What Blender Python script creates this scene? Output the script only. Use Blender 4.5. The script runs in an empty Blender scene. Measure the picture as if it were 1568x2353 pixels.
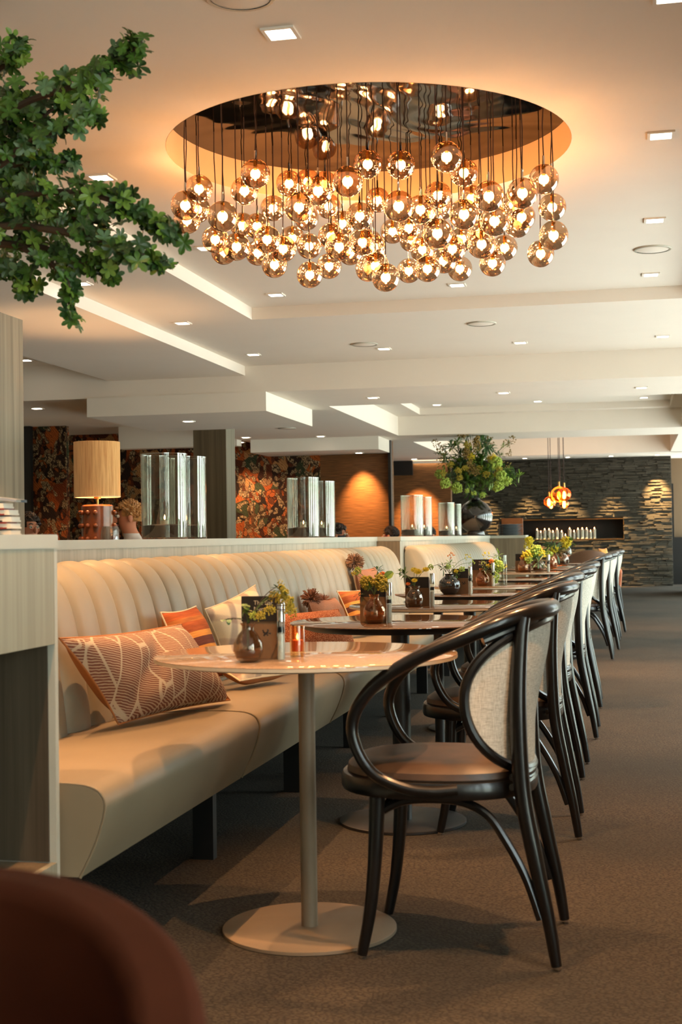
import bpy, bmesh, math, random
import numpy as np
from mathutils import Vector, Matrix

# ---------------------------------------------------------------- camera
W, HH = 1568, 2353
F = 3100.0
EYE = 1.055
YAW = math.atan(668 / F); PITCH = math.radians(1.12); ROLL = math.radians(0.82)
fw = Vector((-math.sin(YAW) * math.cos(PITCH), math.cos(YAW) * math.cos(PITCH), math.sin(PITCH)))
r0 = Vector((math.cos(YAW), math.sin(YAW), 0)); u0 = r0.cross(fw)
CR = r0 * math.cos(ROLL) - u0 * math.sin(ROLL)
CU = r0 * math.sin(ROLL) + u0 * math.cos(ROLL)
CAMLOC = Vector((0, 0, EYE))
sc = bpy.context.scene
COL = sc.collection
cd = bpy.data.cameras.new('camera'); cam = bpy.data.objects.new('camera', cd); COL.objects.link(cam)
cd.sensor_fit = 'VERTICAL'; cd.sensor_height = 36.0; cd.sensor_width = 24.0
cd.lens = F / HH * 36.0
cd.clip_start = 0.05; cd.clip_end = 200
cam.matrix_world = Matrix(((CR.x, CU.x, -fw.x, 0), (CR.y, CU.y, -fw.y, 0), (CR.z, CU.z, -fw.z, EYE), (0, 0, 0, 1)))
cd.dof.use_dof = True; cd.dof.focus_distance = 6.2; cd.dof.aperture_fstop = 6.3
sc.camera = cam

# ---------------------------------------------------------------- view, world, daylight
sc.view_settings.view_transform = 'Standard'; sc.view_settings.look = 'None'
sc.view_settings.gamma = 1.0; sc.view_settings.use_curve_mapping = False
sc.view_settings.exposure = 0.28
sc.cycles.use_denoising = True
sc.cycles.max_bounces = 7; sc.cycles.diffuse_bounces = 4; sc.cycles.glossy_bounces = 4
sc.cycles.transmission_bounces = 4; sc.cycles.transparent_max_bounces = 24
sc.cycles.sample_clamp_indirect = 4.0; sc.cycles.sample_clamp_direct = 0
sc.cycles.caustics_reflective = False; sc.cycles.caustics_refractive = False
sc.cycles.blur_glossy = 0.5
try: sc.cycles.use_light_tree = True
except Exception: pass

DAY = 11.5            # sky brightness
DAYCOL = (0.90, 1.0, 0.93)
SPOT = 150.0          # ceiling downlight power
WARM = (1.0, 0.51, 0.22)
BULB = 1.45          # power of each chandelier bulb
world = bpy.data.worlds.new('daylight'); sc.world = world; world.use_nodes = True
wn = world.node_tree.nodes; wl = world.node_tree.links
wn.clear()
wo = wn.new('ShaderNodeOutputWorld'); wb = wn.new('ShaderNodeBackground')
wt = wn.new('ShaderNodeTexCoord'); wx = wn.new('ShaderNodeSeparateXYZ'); wr = wn.new('ShaderNodeValToRGB')
wm = wn.new('ShaderNodeMapRange'); wm.inputs[1].default_value = -1; wm.inputs[2].default_value = 1
wl.new(wt.outputs['Generated'], wx.inputs[0]); wl.new(wx.outputs[2], wm.inputs[0]); wl.new(wm.outputs[0], wr.inputs[0])
wr.color_ramp.elements[0].position = 0.44; wr.color_ramp.elements[0].color = (0.92, 0.94, 0.89, 1)
wr.color_ramp.elements[1].position = 0.56; wr.color_ramp.elements[1].color = (0.80, 0.92, 0.95, 1)
e = wr.color_ramp.elements.new(0.505); e.color = (0.50, 0.60, 0.46, 1)
wl.new(wr.outputs[0], wb.inputs[0]); wb.inputs[1].default_value = DAY
wl.new(wb.outputs[0], wo.inputs[0])

def window_portal(loc, rot, sx, sy):
    l = bpy.data.lights.new('window_daylight_portal', 'AREA'); l.shape = 'RECTANGLE'; l.size = sx; l.size_y = sy
    l.cycles.is_portal = True
    o = bpy.data.objects.new('window_daylight_portal', l); o.location = loc; o.rotation_euler = rot; COL.objects.link(o)
for k in range(9):    # the glazed right-hand side of the room
    window_portal((1.80, -3.6 + 3.7 * k, 1.2), (0, math.pi / 2, 0), 2.2, 3.7)

# ---------------------------------------------------------------- helpers
def at(px, py, X=None, Y=None, Z=None):
    """point on the plane X=, Y= or Z= along the line through photo pixel px, py"""
    d = fw + CR * ((px - W / 2) / F) + CU * ((HH / 2 - py) / F)
    if Z is not None: t = (Z - EYE) / d.z
    elif Y is not None: t = Y / d.y
    else: t = X / d.x
    return CAMLOC + d * t

def tag(o, label=None, cat=None, group=None, kind=None):
    if label: o['label'] = label
    if cat: o['category'] = cat
    if group: o['group'] = group
    if kind: o['kind'] = kind
    return o
def empty(name, loc=(0, 0, 0), rz=0.0, label=None, cat=None, group=None, kind=None):
    o = bpy.data.objects.new(name, None); o.location = loc; o.rotation_euler = (0, 0, rz)
    o.empty_display_size = 0.05; COL.objects.link(o)
    return tag(o, label, cat, group, kind)

class MB:
    def __init__(s): s.v = []; s.f = []
    def add(s, vs, fs):
        n = len(s.v); s.v += [tuple(v) for v in vs]; s.f += [tuple(i + n for i in f) for f in fs]; return s
    def box(s, x0, x1, y0, y1, z0, z1, bev=0.0):
        if bev <= 0:
            vs = [(x, y, z) for x in (x0, x1) for y in (y0, y1) for z in (z0, z1)]
            fs = [(0, 1, 3, 2), (4, 6, 7, 5), (0, 4, 5, 1), (2, 3, 7, 6), (0, 2, 6, 4), (1, 5, 7, 3)]
            return s.add(vs, fs)
        bm = bmesh.new(); bmesh.ops.create_cube(bm, size=1)
        bmesh.ops.scale(bm, vec=(x1 - x0, y1 - y0, z1 - z0), verts=bm.verts)
        bmesh.ops.translate(bm, vec=((x0 + x1) / 2, (y0 + y1) / 2, (z0 + z1) / 2), verts=bm.verts)
        bmesh.ops.bevel(bm, geom=bm.edges[:], offset=bev, segments=2, affect='EDGES')
        bm.verts.index_update()
        s.add([v.co[:] for v in bm.verts], [[v.index for v in f.verts] for f in bm.faces]); bm.free(); return s
    def quad(s, a, b, c, d): return s.add([a, b, c, d], [(0, 1, 2, 3)])
    def tube(s, pts, r, n=10, cap=True, closed=False, flat=1.0):
        P = [Vector(p) for p in pts]; m = len(P)
        R = r if isinstance(r, (list, tuple)) else [r] * m
        T = []
        for i in range(m):
            a = P[(i - 1) % m] if (closed or i > 0) else P[i]; b = P[(i + 1) % m] if (closed or i < m - 1) else P[i]
            T.append((b - a).normalized())
        up = Vector((0, 0, 1)) if abs(T[0].z) < 0.9 else Vector((1, 0, 0))
        N = (up - T[0] * up.dot(T[0])).normalized(); vs = []
        for i in range(m):
            N = (N - T[i] * N.dot(T[i]));
            if N.length < 1e-6: N = T[i].orthogonal()
            N.normalize(); B = T[i].cross(N)
            for k in range(n):
                a = 2 * math.pi * k / n
                vs.append(P[i] + (N * math.cos(a) + B * math.sin(a) * flat) * R[i])
        fs = []
        mm = m if closed else m - 1
        for i in range(mm):
            j = (i + 1) % m
            for k in range(n):
                fs.append((i * n + k, i * n + (k + 1) % n, j * n + (k + 1) % n, j * n + k))
        if cap and not closed:
            fs.append(tuple(range(n))[::-1]); fs.append(tuple((m - 1) * n + k for k in range(n)))
        return s.add(vs, fs)
    def lathe(s, prof, n=32, c=(0, 0, 0), wob=None):
        vs = []; idx = []
        for (r, z) in prof:
            if r < 1e-6: idx.append([len(vs)]); vs.append((c[0], c[1], c[2] + z))
            else:
                row = []
                for k in range(n):
                    a = 2 * math.pi * k / n; rr = r * (1 + (wob(a, z) if wob else 0))
                    row.append(len(vs)); vs.append((c[0] + rr * math.cos(a), c[1] + rr * math.sin(a), c[2] + z))
                idx.append(row)
        fs = []
        for a, b in zip(idx, idx[1:]):
            if len(a) == 1 and len(b) == 1: continue
            for k in range(n):
                k2 = (k + 1) % n
                if len(a) == 1: fs.append((a[0], b[k2], b[k]))
                elif len(b) == 1: fs.append((a[k], a[k2], b[0]))
                else: fs.append((a[k], a[k2], b[k2], b[k]))
        return s.add(vs, fs)
    def ball(s, c, r, nu=12, nv=8, sq=(1, 1, 1)):
        prof = [(math.sin(math.pi * i / nv) * r if 0 < i < nv else 0, -math.cos(math.pi * i / nv) * r) for i in range(nv + 1)]
        m = MB().lathe(prof, nu)
        return s.add([(c[0] + v[0] * sq[0], c[1] + v[1] * sq[1], c[2] + v[2] * sq[2]) for v in m.v], m.f)
    def xf(s, M):
        s.v = [tuple(M @ Vector(v)) for v in s.v]; return s
    def mesh(s, name, mat, smooth=True, angle=35):
        me = bpy.data.meshes.new(name); me.from_pydata(s.v, [], s.f); me.update()
        if mat: me.materials.append(mat)
        if smooth:
            me.polygons.foreach_set('use_smooth', [True] * len(me.polygons))
            try: me.set_sharp_from_angle(angle=math.radians(angle))
            except Exception: pass
        return me
    def build(s, name, mat, parent=None, loc=(0, 0, 0), smooth=True, angle=35, label=None):
        o = bpy.data.objects.new(name, s.mesh(name, mat, smooth, angle)); o.location = loc
        COL.objects.link(o)
        if parent: o.parent = parent
        if label: o['label'] = label
        return o
def put(name, me, parent=None, loc=(0, 0, 0), rot=None, label=None):
    o = bpy.data.objects.new(name, me); COL.objects.link(o); o.location = loc
    if rot is not None: o.rotation_euler = rot
    if parent: o.parent = parent
    if label: o['label'] = label
    return o
def copy_tree(o, parent=None):
    c = o.copy(); COL.objects.link(c)
    if parent: c.parent = parent
    for ch in list(o.children): copy_tree(ch, c)
    return c
def spline(pts, n=8):
    P = [Vector(p) for p in pts]; out = []
    for i in range(len(P) - 1):
        a = P[max(i - 1, 0)]; b = P[i]; c = P[i + 1]; d = P[min(i + 2, len(P) - 1)]
        for k in range(n):
            t = k / n
            out.append(0.5 * ((2 * b) + (c - a) * t + (2 * a - 5 * b + 4 * c - d) * t * t + (3 * b - a - 3 * c + d) * t ** 3))
    out.append(P[-1]); return out

# ---------------------------------------------------------------- materials
def rgb(r, g, b):      # 0-255 sRGB -> linear
    f = lambda c: (c / 255) / 12.92 if c / 255 <= 0.04045 else ((c / 255 + 0.055) / 1.055) ** 2.4
    return (f(r), f(g), f(b), 1)
class Mat:
    def __init__(s, name, col=(0.5, 0.5, 0.5, 1), rough=0.5, metal=0.0, spec=0.5, **kw):
        s.m = bpy.data.materials.new(name); s.m.use_nodes = True
        s.n = s.m.node_tree.nodes; s.l = s.m.node_tree.links
        s.p = s.n['Principled BSDF']; s.out = s.n['Material Output']
        s.p.inputs['Base Color'].default_value = col; s.p.inputs['Roughness'].default_value = rough
        s.p.inputs['Metallic'].default_value = metal; s.p.inputs['Specular IOR Level'].default_value = spec
        for k, v in kw.items(): s.p.inputs[k].default_value = v
    def coord(s, which='Object', scale=(1, 1, 1), rot=(0, 0, 0)):
        t = s.n.new('ShaderNodeTexCoord'); mp = s.n.new('ShaderNodeMapping')
        mp.inputs['Scale'].default_value = scale; mp.inputs['Rotation'].default_value = rot
        s.l.new(t.outputs[which], mp.inputs[0]); return mp.outputs[0]
    def noise(s, vec, scale=5, detail=3, rough=0.5, dist=0.0):
        t = s.n.new('ShaderNodeTexNoise'); t.inputs['Scale'].default_value = scale; t.inputs['Detail'].default_value = detail
        t.inputs['Roughness'].default_value = rough; t.inputs['Distortion'].default_value = dist
        s.l.new(vec, t.inputs['Vector']); return t.outputs['Fac']
    def voro(s, vec, scale=5, feat='F1', out='Distance'):
        t = s.n.new('ShaderNodeTexVoronoi'); t.feature = feat; t.inputs['Scale'].default_value = scale
        s.l.new(vec, t.inputs['Vector']); return t.outputs[out]
    def wave(s, vec, scale=5, dist=0, dscale=1, dirn='X', detail=2):
        t = s.n.new('ShaderNodeTexWave'); t.bands_direction = dirn; t.inputs['Scale'].default_value = scale
        t.inputs['Distortion'].default_value = dist; t.inputs['Detail Scale'].default_value = dscale; t.inputs['Detail'].default_value = detail
        s.l.new(vec, t.inputs['Vector']); return t.outputs['Fac']
    def ramp(s, fac, stops, interp='LINEAR'):
        r = s.n.new('ShaderNodeValToRGB'); r.color_ramp.interpolation = interp
        el = r.color_ramp.elements
        el[0].position, el[0].color = stops[0]; el[1].position, el[1].color = stops[-1]
        for p, c in stops[1:-1]: x = el.new(p); x.color = c
        s.l.new(fac, r.inputs[0]); return r.outputs[0]
    def mix(s, fac, a, b, typ='MIX'):
        m = s.n.new('ShaderNodeMix'); m.data_type = 'RGBA'; m.blend_type = typ
        for sock, val in ((m.inputs[0], fac), (m.inputs[6], a), (m.inputs[7], b)):
            if isinstance(val, (int, float)): sock.default_value = val
            elif isinstance(val, tuple): sock.default_value = val
            else: s.l.new(val, sock)
        return m.outputs[2]
    def math(s, op, a, b=0.0):
        m = s.n.new('ShaderNodeMath'); m.operation = op
        for i, val in enumerate((a, b)):
            if isinstance(val, (int, float)): m.inputs[i].default_value = val
            else: s.l.new(val, m.inputs[i])
        return m.outputs[0]
    def base(s, sock): s.l.new(sock, s.p.inputs['Base Color']); return s
    def bump(s, fac, strength=0.3, dist=0.01):
        b = s.n.new('ShaderNodeBump'); b.inputs['Strength'].default_value = strength; b.inputs['Distance'].default_value = dist
        s.l.new(fac, b.inputs['Height']); s.l.new(b.outputs[0], s.p.inputs['Normal']); return b.outputs[0]
def simple(name, col, rough=0.5, metal=0.0, var=0.08, nscale=20, bump=0.0, **kw):
    m = Mat(name, col, rough, metal, **kw); v = m.coord()
    n = m.noise(v, nscale, 3)
    lo = tuple(c * (1 - var) for c in col[:3]) + (1,); hi = tuple(min(1, c * (1 + var)) for c in col[:3]) + (1,)
    m.base(m.ramp(n, [(0.3, lo), (0.7, hi)]))
    if bump: m.bump(n, bump, 0.005)
    return m.m
def emis(name, col, strength):
    m = Mat(name, (0, 0, 0, 1)); m.p.inputs['Emission Color'].default_value = col; m.p.inputs['Emission Strength'].default_value = strength
    return m.m

M = {}
M['ceiling'] = simple('painted_ceiling', rgb(238, 230, 217), 0.85, var=0.012, nscale=3)
M['beam'] = simple('painted_beam', rgb(238, 232, 220), 0.8, var=0.012, nscale=3)
M['wall_tan'] = simple('tan_wall', rgb(112, 92, 68), 0.85, var=0.03, nscale=3)
M['wall'] = simple('painted_wall', rgb(196, 180, 158), 0.85, var=0.02, nscale=3)
m = Mat('carpet', rgb(88, 82, 72), 0.95, spec=0.15); v = m.coord(scale=(1, 1, 1))
cell = m.voro(m.coord(scale=(1, 1.9, 1), rot=(0, 0, 0.35)), 62, 'DISTANCE_TO_EDGE'); big = m.noise(v, 0.9, 3)
fine = m.noise(v, 260, 2)
c1 = m.ramp(big, [(0.35, rgb(72, 70, 63)), (0.68, rgb(96, 87, 75))])
c2 = m.mix(m.math('MINIMUM', m.math('MULTIPLY', cell, 5.0), 1.0), rgb(52, 49, 44), c1)
m.base(m.mix(0.35, c2, m.ramp(fine, [(0.3, rgb(48, 45, 40)), (0.7, rgb(140, 126, 106))]), 'OVERLAY'))
m.bump(m.math('ADD', cell, m.math('MULTIPLY', fine, 0.3)), 0.9, 0.004); M['carpet'] = m.m
def laminate(name, dark, light, vec_scale, rough=0.5):
    m = Mat(name, light, rough, spec=0.35)
    n1 = m.noise(m.coord(scale=vec_scale), 1.0, 5, 0.65); n2 = m.noise(m.coord(scale=tuple(6 * a for a in vec_scale)), 1.0, 3)
    f = m.math('ADD', m.math('MULTIPLY', n1, 0.7), m.math('MULTIPLY', n2, 0.3))
    m.base(m.ramp(f, [(0.32, dark), (0.5, tuple((a + b) / 2 for a, b in zip(dark, light))), (0.66, light)])); m.bump(n2, 0.08, 0.002)
    return m.m
M['lam'] = laminate('pale_striped_laminate', rgb(148, 141, 124), rgb(190, 184, 167), (22, 22, 0.5))
M['lam_dark'] = laminate('brown_striped_laminate', rgb(96, 82, 64), rgb(138, 122, 98), (22, 22, 0.5))
M['lam_deep'] = laminate('deep_brown_laminate', rgb(62, 52, 40), rgb(88, 77, 62), (30, 30, 0.4))
M['lam_cap'] = simple('pale_laminate_edge', rgb(184, 181, 166), 0.45, var=0.03, nscale=8)
M['lam_wing'] = laminate('grey_striped_laminate', rgb(138, 133, 114), rgb(168, 164, 144), (30, 30, 0.4))
M['lam_col'] = laminate('column_laminate', rgb(104, 98, 84), rgb(146, 141, 124), (26, 26, 0.35))
M['leather'] = simple('cream_upholstery', rgb(150, 142, 122), 0.5, var=0.05, nscale=6, bump=0.06, spec=0.4)
M['leather_seat'] = simple('beige_seat_upholstery', rgb(130, 117, 95), 0.48, var=0.05, nscale=6, bump=0.06, spec=0.4)
M['black_leg'] = simple('black_metal', rgb(22, 21, 20), 0.45, var=0.1)
m = Mat('black_bentwood', rgb(14, 12, 11), 0.28, spec=0.45, **{'Coat Weight': 0.3, 'Coat Roughness': 0.12})
m.base(m.ramp(m.noise(m.coord(scale=(30, 30, 6)), 4, 3), [(0.3, rgb(7, 6, 6)), (0.7, rgb(17, 13, 11))])); M['bent'] = m.m
m = Mat('brown_leather', rgb(58, 42, 32), 0.42, spec=0.5)
m.base(m.ramp(m.noise(m.coord(), 14, 4), [(0.3, rgb(60, 44, 33)), (0.7, rgb(84, 63, 47))])); m.bump(m.noise(m.coord(), 180, 2), 0.12, 0.002); M['brown_leather'] = m.m
m = Mat('cream_linen', rgb(214, 206, 188), 0.9, spec=0.2); v = m.coord(scale=(1, 1, 1))
w1 = m.noise(m.coord(scale=(60, 60, 700)), 1, 2); w2 = m.noise(m.coord(scale=(600, 600, 40)), 1, 2); w3 = m.math('MULTIPLY', m.math('ADD', w1, w2), 0.5)
m.base(m.ramp(w3, [(0.35, rgb(158, 150, 134)), (0.62, rgb(214, 208, 194))])); m.bump(w3, 0.3, 0.002); M['linen'] = m.m
m = Mat('sand_tabletop', rgb(168, 138, 110), 0.035, spec=0.8); m.base(m.ramp(m.noise(m.coord(), 120, 3), [(0.35, rgb(156, 130, 106)), (0.65, rgb(172, 146, 120))])); M['top_sand'] = m.m
m = Mat('brown_tabletop', rgb(98, 74, 54), 0.03, spec=0.8); m.base(m.ramp(m.noise(m.coord(), 120, 3), [(0.35, rgb(92, 70, 52)), (0.65, rgb(108, 84, 64))])); M['top_brown'] = m.m
M['edge_sand'] = simple('sand_edge', rgb(196, 180, 156), 0.4)
M['edge_dark'] = simple('dark_edge', rgb(24, 20, 18), 0.4)
M['steel_sand'] = simple('sand_powder_coat', rgb(126, 108, 86), 0.5, var=0.04)
M['steel_dark'] = simple('dark_powder_coat', rgb(34, 31, 29), 0.42, var=0.06)
M['chrome'] = simple('chrome', rgb(220, 220, 218), 0.12, 1.0, var=0.02)
M['brass'] = simple('brass', rgb(196, 150, 84), 0.25, 1.0, var=0.05)
M['black'] = simple('matt_black', rgb(16, 15, 14), 0.6)
M['cable'] = simple('brown_fabric_cable', rgb(46, 26, 20), 0.7)
m = Mat('mirror_plate', rgb(24, 21, 19), 0.05, 1.0); wv = m.noise(m.coord(), 1.6, 2, dist=1.0); m.bump(wv, 0.35, 0.05); M['mirror'] = m.m
M['orange_ring'] = simple('painted_ceiling_rim', rgb(226, 190, 150), 0.8, var=0.01)
M['lens'] = emis('downlight_glow', (1.0, 0.86, 0.70, 1), 14)
M['bulb'] = emis('filament_glow', (1.0, 0.52, 0.20, 1), 18)
M['flame'] = emis('candle_flame', (1.0, 0.42, 0.16, 1), 22)
M['wax'] = simple('ivory_wax', rgb(226, 214, 190), 0.5, var=0.04, **{'Subsurface Weight': 0.0})
M['leaf'] = [simple('green_leaf_%s' % nme, c, 0.45, var=0.25, nscale=40) for nme, c in (('dark', rgb(40, 70, 26)), ('mid', rgb(70, 106, 34)), ('light', rgb(112, 146, 52)), ('blue', rgb(92, 124, 84)))]
M['stem'] = simple('brown_twig', rgb(66, 50, 36), 0.8)
M['gstem'] = simple('green_stem', rgb(84, 104, 48), 0.6)
M['yellow'] = simple('yellow_flower', rgb(214, 192, 46), 0.7, var=0.25, nscale=120)
M['mustard'] = simple('mustard_flower', rgb(160, 146, 48), 0.8, var=0.3, nscale=120)
M['lime'] = simple('lime_flower', rgb(158, 180, 78), 0.8, var=0.25, nscale=120)
M['ochre'] = simple('dry_ochre_flower', rgb(132, 112, 58), 0.8, var=0.3, nscale=120)
M['orange_fl'] = simple('orange_flower', rgb(222, 120, 40), 0.7, var=0.25, nscale=120)
M['kraft'] = simple('kraft_board', rgb(112, 82, 52), 0.7, var=0.08, nscale=60)
M['card_black'] = simple('black_card', rgb(26, 22, 20), 0.55)
M['print'] = simple('cream_print', rgb(200, 190, 168), 0.6)
M['white'] = simple('white_paper', rgb(226, 220, 206), 0.7, var=0.04)
M['salt'] = simple('salt_grains', rgb(232, 230, 222), 0.9, var=0.05, nscale=300, bump=0.3)
M['skin'] = simple('skin', rgb(206, 138, 106), 0.55, var=0.05, nscale=8, **{'Subsurface Weight': 0.0})
M['hair_dark'] = simple('dark_hair', rgb(52, 38, 30), 0.6, var=0.4, nscale=60, bump=0.6)
M['hair_blond'] = simple('blond_hair', rgb(178, 128, 74), 0.55, var=0.4, nscale=60, bump=0.6)
M['shirt_white'] = simple('white_shirt', rgb(226, 220, 214), 0.8, var=0.03)
M['shirt_dark'] = simple('navy_shirt', rgb(44, 46, 56), 0.8, var=0.05)
M['trousers'] = simple('grey_trousers', rgb(52, 50, 50), 0.85)
M['velvet'] = simple('brown_velvet', rgb(66, 28, 12), 0.8, var=0.15, nscale=10, spec=0.12)
M['tub_brown'] = simple('brown_tub_leather', rgb(112, 78, 56), 0.5, var=0.08)
M['tub_orange'] = simple('salmon_tub_leather', rgb(196, 116, 78), 0.5, var=0.08)

def glassy(name, tint, refl=0.12, rough=0.02, dens=0.0, bumpscale=None, extra=None, metal=None):
    """thin glass: straight-through tint plus mirror reflection stronger at grazing angles"""
    m = Mat(name); n, l = m.n, m.l; n.remove(m.p)
    tr = n.new('ShaderNodeBsdfTransparent'); tr.inputs[0].default_value = tint
    gl = n.new('ShaderNodeBsdfGlossy'); gl.inputs['Roughness'].default_value = rough
    gl.inputs[0].default_value = metal or (1, 1, 1, 1)
    lw = n.new('ShaderNodeLayerWeight'); lw.inputs[0].default_value = 0.35
    f = m.math('ADD', m.math('MULTIPLY', m.math('POWER', lw.outputs['Facing'], 1.5), 0.42), refl)
    f = m.math('MINIMUM', f, 0.95)
    if extra: f = m.math('MINIMUM', m.math('ADD', f, extra(m)), 0.96)
    mx = n.new('ShaderNodeMixShader'); l.new(f, mx.inputs[0]); l.new(tr.outputs[0], mx.inputs[1]); l.new(gl.outputs[0], mx.inputs[2])
    if bumpscale:
        b = n.new('ShaderNodeBump'); b.inputs['Strength'].default_value = 0.35; b.inputs['Distance'].default_value = 0.004
        l.new(m.noise(m.coord(scale=bumpscale), 1.0, 2), b.inputs['Height'])
        l.new(b.outputs[0], gl.inputs['Normal'])
    l.new(mx.outputs[0], m.out.inputs[0]); return m.m
M['glass'] = glassy('clear_glass', (0.93, 0.95, 0.93, 1), 0.03)
M['pane'] = glassy('window_glass', (0.95, 0.97, 0.96, 1), 0.02)
M['hurricane'] = glassy('smoky_glass', (0.84, 0.83, 0.79, 1), 0.07, 0.004)
M['rim'] = glassy('glass_rim', (0.7, 0.7, 0.66, 1), 0.45, 0.05)
M['vase_smoke'] = glassy('smoky_mirror_glass', (0.76, 0.67, 0.57, 1), 0.11, 0.02, metal=(0.9, 0.82, 0.74, 1))
M['vase_amber'] = glassy('amber_glass', (0.88, 0.64, 0.42, 1), 0.11, 0.03, metal=(1, 0.8, 0.6, 1))
M['amber'] = glassy('amber_tumbler_glass', (0.97, 0.72, 0.42, 1), 0.10, 0.03)
def grad(m):      # silvering gets denser to the bottom of each globe
    t = m.n.new('ShaderNodeTexCoord'); sx = m.n.new('ShaderNodeSeparateXYZ'); m.l.new(t.outputs['Object'], sx.inputs[0])
    mr = m.n.new('ShaderNodeMapRange'); mr.inputs[1].default_value = 0.045; mr.inputs[2].default_value = -0.045
    mr.inputs[3].default_value = 0.0; mr.inputs[4].default_value = 0.34; m.l.new(sx.outputs[2], mr.inputs[0]); return mr.outputs[0]
M['globe'] = glassy('gold_mirrored_glass', (0.97, 0.79, 0.60, 1), 0.25, 0.05, extra=grad, metal=(0.84, 0.72, 0.63, 1))
M['amber_globe'] = glassy('amber_pendant_glass', (0.96, 0.58, 0.26, 1), 0.16, 0.05, metal=(1, 0.6, 0.3, 1))
M['black_glaze'] = simple('black_glaze', rgb(20, 18, 17), 0.16, 0.0, spec=0.8, **{'Coat Weight': 0.6})
# stone, panels, wallpaper
m = Mat('slate', rgb(70, 66, 56), 0.7, spec=0.4); v = m.coord()
m.base(m.ramp(m.noise(m.coord(scale=(7, 7, 60)), 1.5, 4, 0.6), [(0.3, rgb(50, 47, 40)), (0.55, rgb(76, 70, 58)), (0.75, rgb(104, 96, 80))])); m.bump(m.noise(v, 60, 3), 0.4, 0.006); M['slate'] = m.m
m = Mat('copper_grasscloth', rgb(96, 60, 30), 0.6, spec=0.3)
g = m.noise(m.coord(scale=(6, 6, 160)), 1, 3); m.base(m.ramp(g, [(0.3, rgb(78, 50, 28)), (0.7, rgb(134, 92, 52))])); m.bump(g, 0.4, 0.004); M['grass'] = m.m
m = Mat('collage_wallpaper', rgb(150, 80, 30), 0.75, spec=0.2)
wob = m.n.new('ShaderNodeVectorMath'); wob.operation = 'ADD'
nz = m.n.new('ShaderNodeTexNoise'); nz.inputs['Scale'].default_value = 3.0; vv = m.coord(scale=(1, 1, 0.75)); m.l.new(vv, nz.inputs['Vector'])
scl = m.n.new('ShaderNodeVectorMath'); scl.operation = 'SCALE'; scl.inputs['Scale'].default_value = 0.28; m.l.new(nz.outputs['Color'], scl.inputs[0])
m.l.new(vv, wob.inputs[0]); m.l.new(scl.outputs[0], wob.inputs[1])
cc = m.voro(wob.outputs[0], 7.5, 'F1', 'Color'); sp = m.n.new('ShaderNodeSeparateColor'); m.l.new(cc, sp.inputs[0])
pal = m.ramp(sp.outputs[0], [(0.0, rgb(40, 26, 20)), (0.14, rgb(158, 78, 32)), (0.3, rgb(90, 44, 24)), (0.42, rgb(178, 130, 82)), (0.55, rgb(172, 92, 40)), (0.66, rgb(58, 66, 44)), (0.78, rgb(120, 58, 28)), (0.9, rgb(50, 34, 28)), (1.0, rgb(206, 168, 120))], 'CONSTANT')
cc2 = m.voro(wob.outputs[0], 21, 'F1', 'Color'); sp2 = m.n.new('ShaderNodeSeparateColor'); m.l.new(cc2, sp2.inputs[0])
pal2 = m.ramp(sp2.outputs[1], [(0.0, rgb(60, 30, 20)), (0.3, rgb(160, 82, 36)), (0.55, rgb(140, 114, 82)), (0.75, rgb(70, 44, 30)), (1.0, rgb(200, 150, 96))], 'CONSTANT')
e1 = m.voro(wob.outputs[0], 21, 'DISTANCE_TO_EDGE'); ln = m.ramp(e1, [(0.02, rgb(30, 18, 14)), (0.05, (1, 1, 1, 1))])
sel = m.ramp(sp.outputs[1], [(0.0, (0, 0, 0, 1)), (0.55, (1, 1, 1, 1))], 'CONSTANT')
cc3 = m.voro(wob.outputs[0], 46, 'DISTANCE_TO_EDGE'); pet = m.ramp(cc3, [(0.06, rgb(44, 28, 20)), (0.13, rgb(176, 150, 112))])
sel3 = m.ramp(sp2.outputs[0], [(0.0, (0, 0, 0, 1)), (0.74, (1, 1, 1, 1))], 'CONSTANT')
vein = m.ramp(m.wave(m.coord(scale=(1, 1, 1), rot=(0, 0.7, 0)), 14, 9, 1.2, 'X'), [(0.45, (1, 1, 1, 1)), (0.62, (.42, .34, .28, 1))])
c0_ = m.mix(m.math('MULTIPLY', sel, 0.8), pal, pal2)
c1_ = m.mix(sel3, c0_, pet)
m.base(m.mix(0.8, m.mix(1.0, c1_, m.mix(sel, (1, 1, 1, 1), ln), 'MULTIPLY'), vein, 'MULTIPLY')); M['wallpaper'] = m.m
m = Mat('raw_silk_shade', rgb(206, 162, 104), 0.85, spec=0.1)
s1 = m.noise(m.coord(scale=(70, 70, 3)), 1, 4, 0.7); m.base(m.ramp(s1, [(0.3, rgb(172, 122, 70)), (0.7, rgb(222, 182, 124))]))
m.p.inputs['Transmission Weight'].default_value = 0.0
m.p.inputs['Emission Color'].default_value = (1.0, 0.5, 0.2, 1); m.p.inputs['Emission Strength'].default_value = 0.10; M['shade'] = m.m
M['ceramic'] = simple('brown_ceramic', rgb(122, 66, 34), 0.22, var=0.25, nscale=14, spec=0.7)

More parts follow.
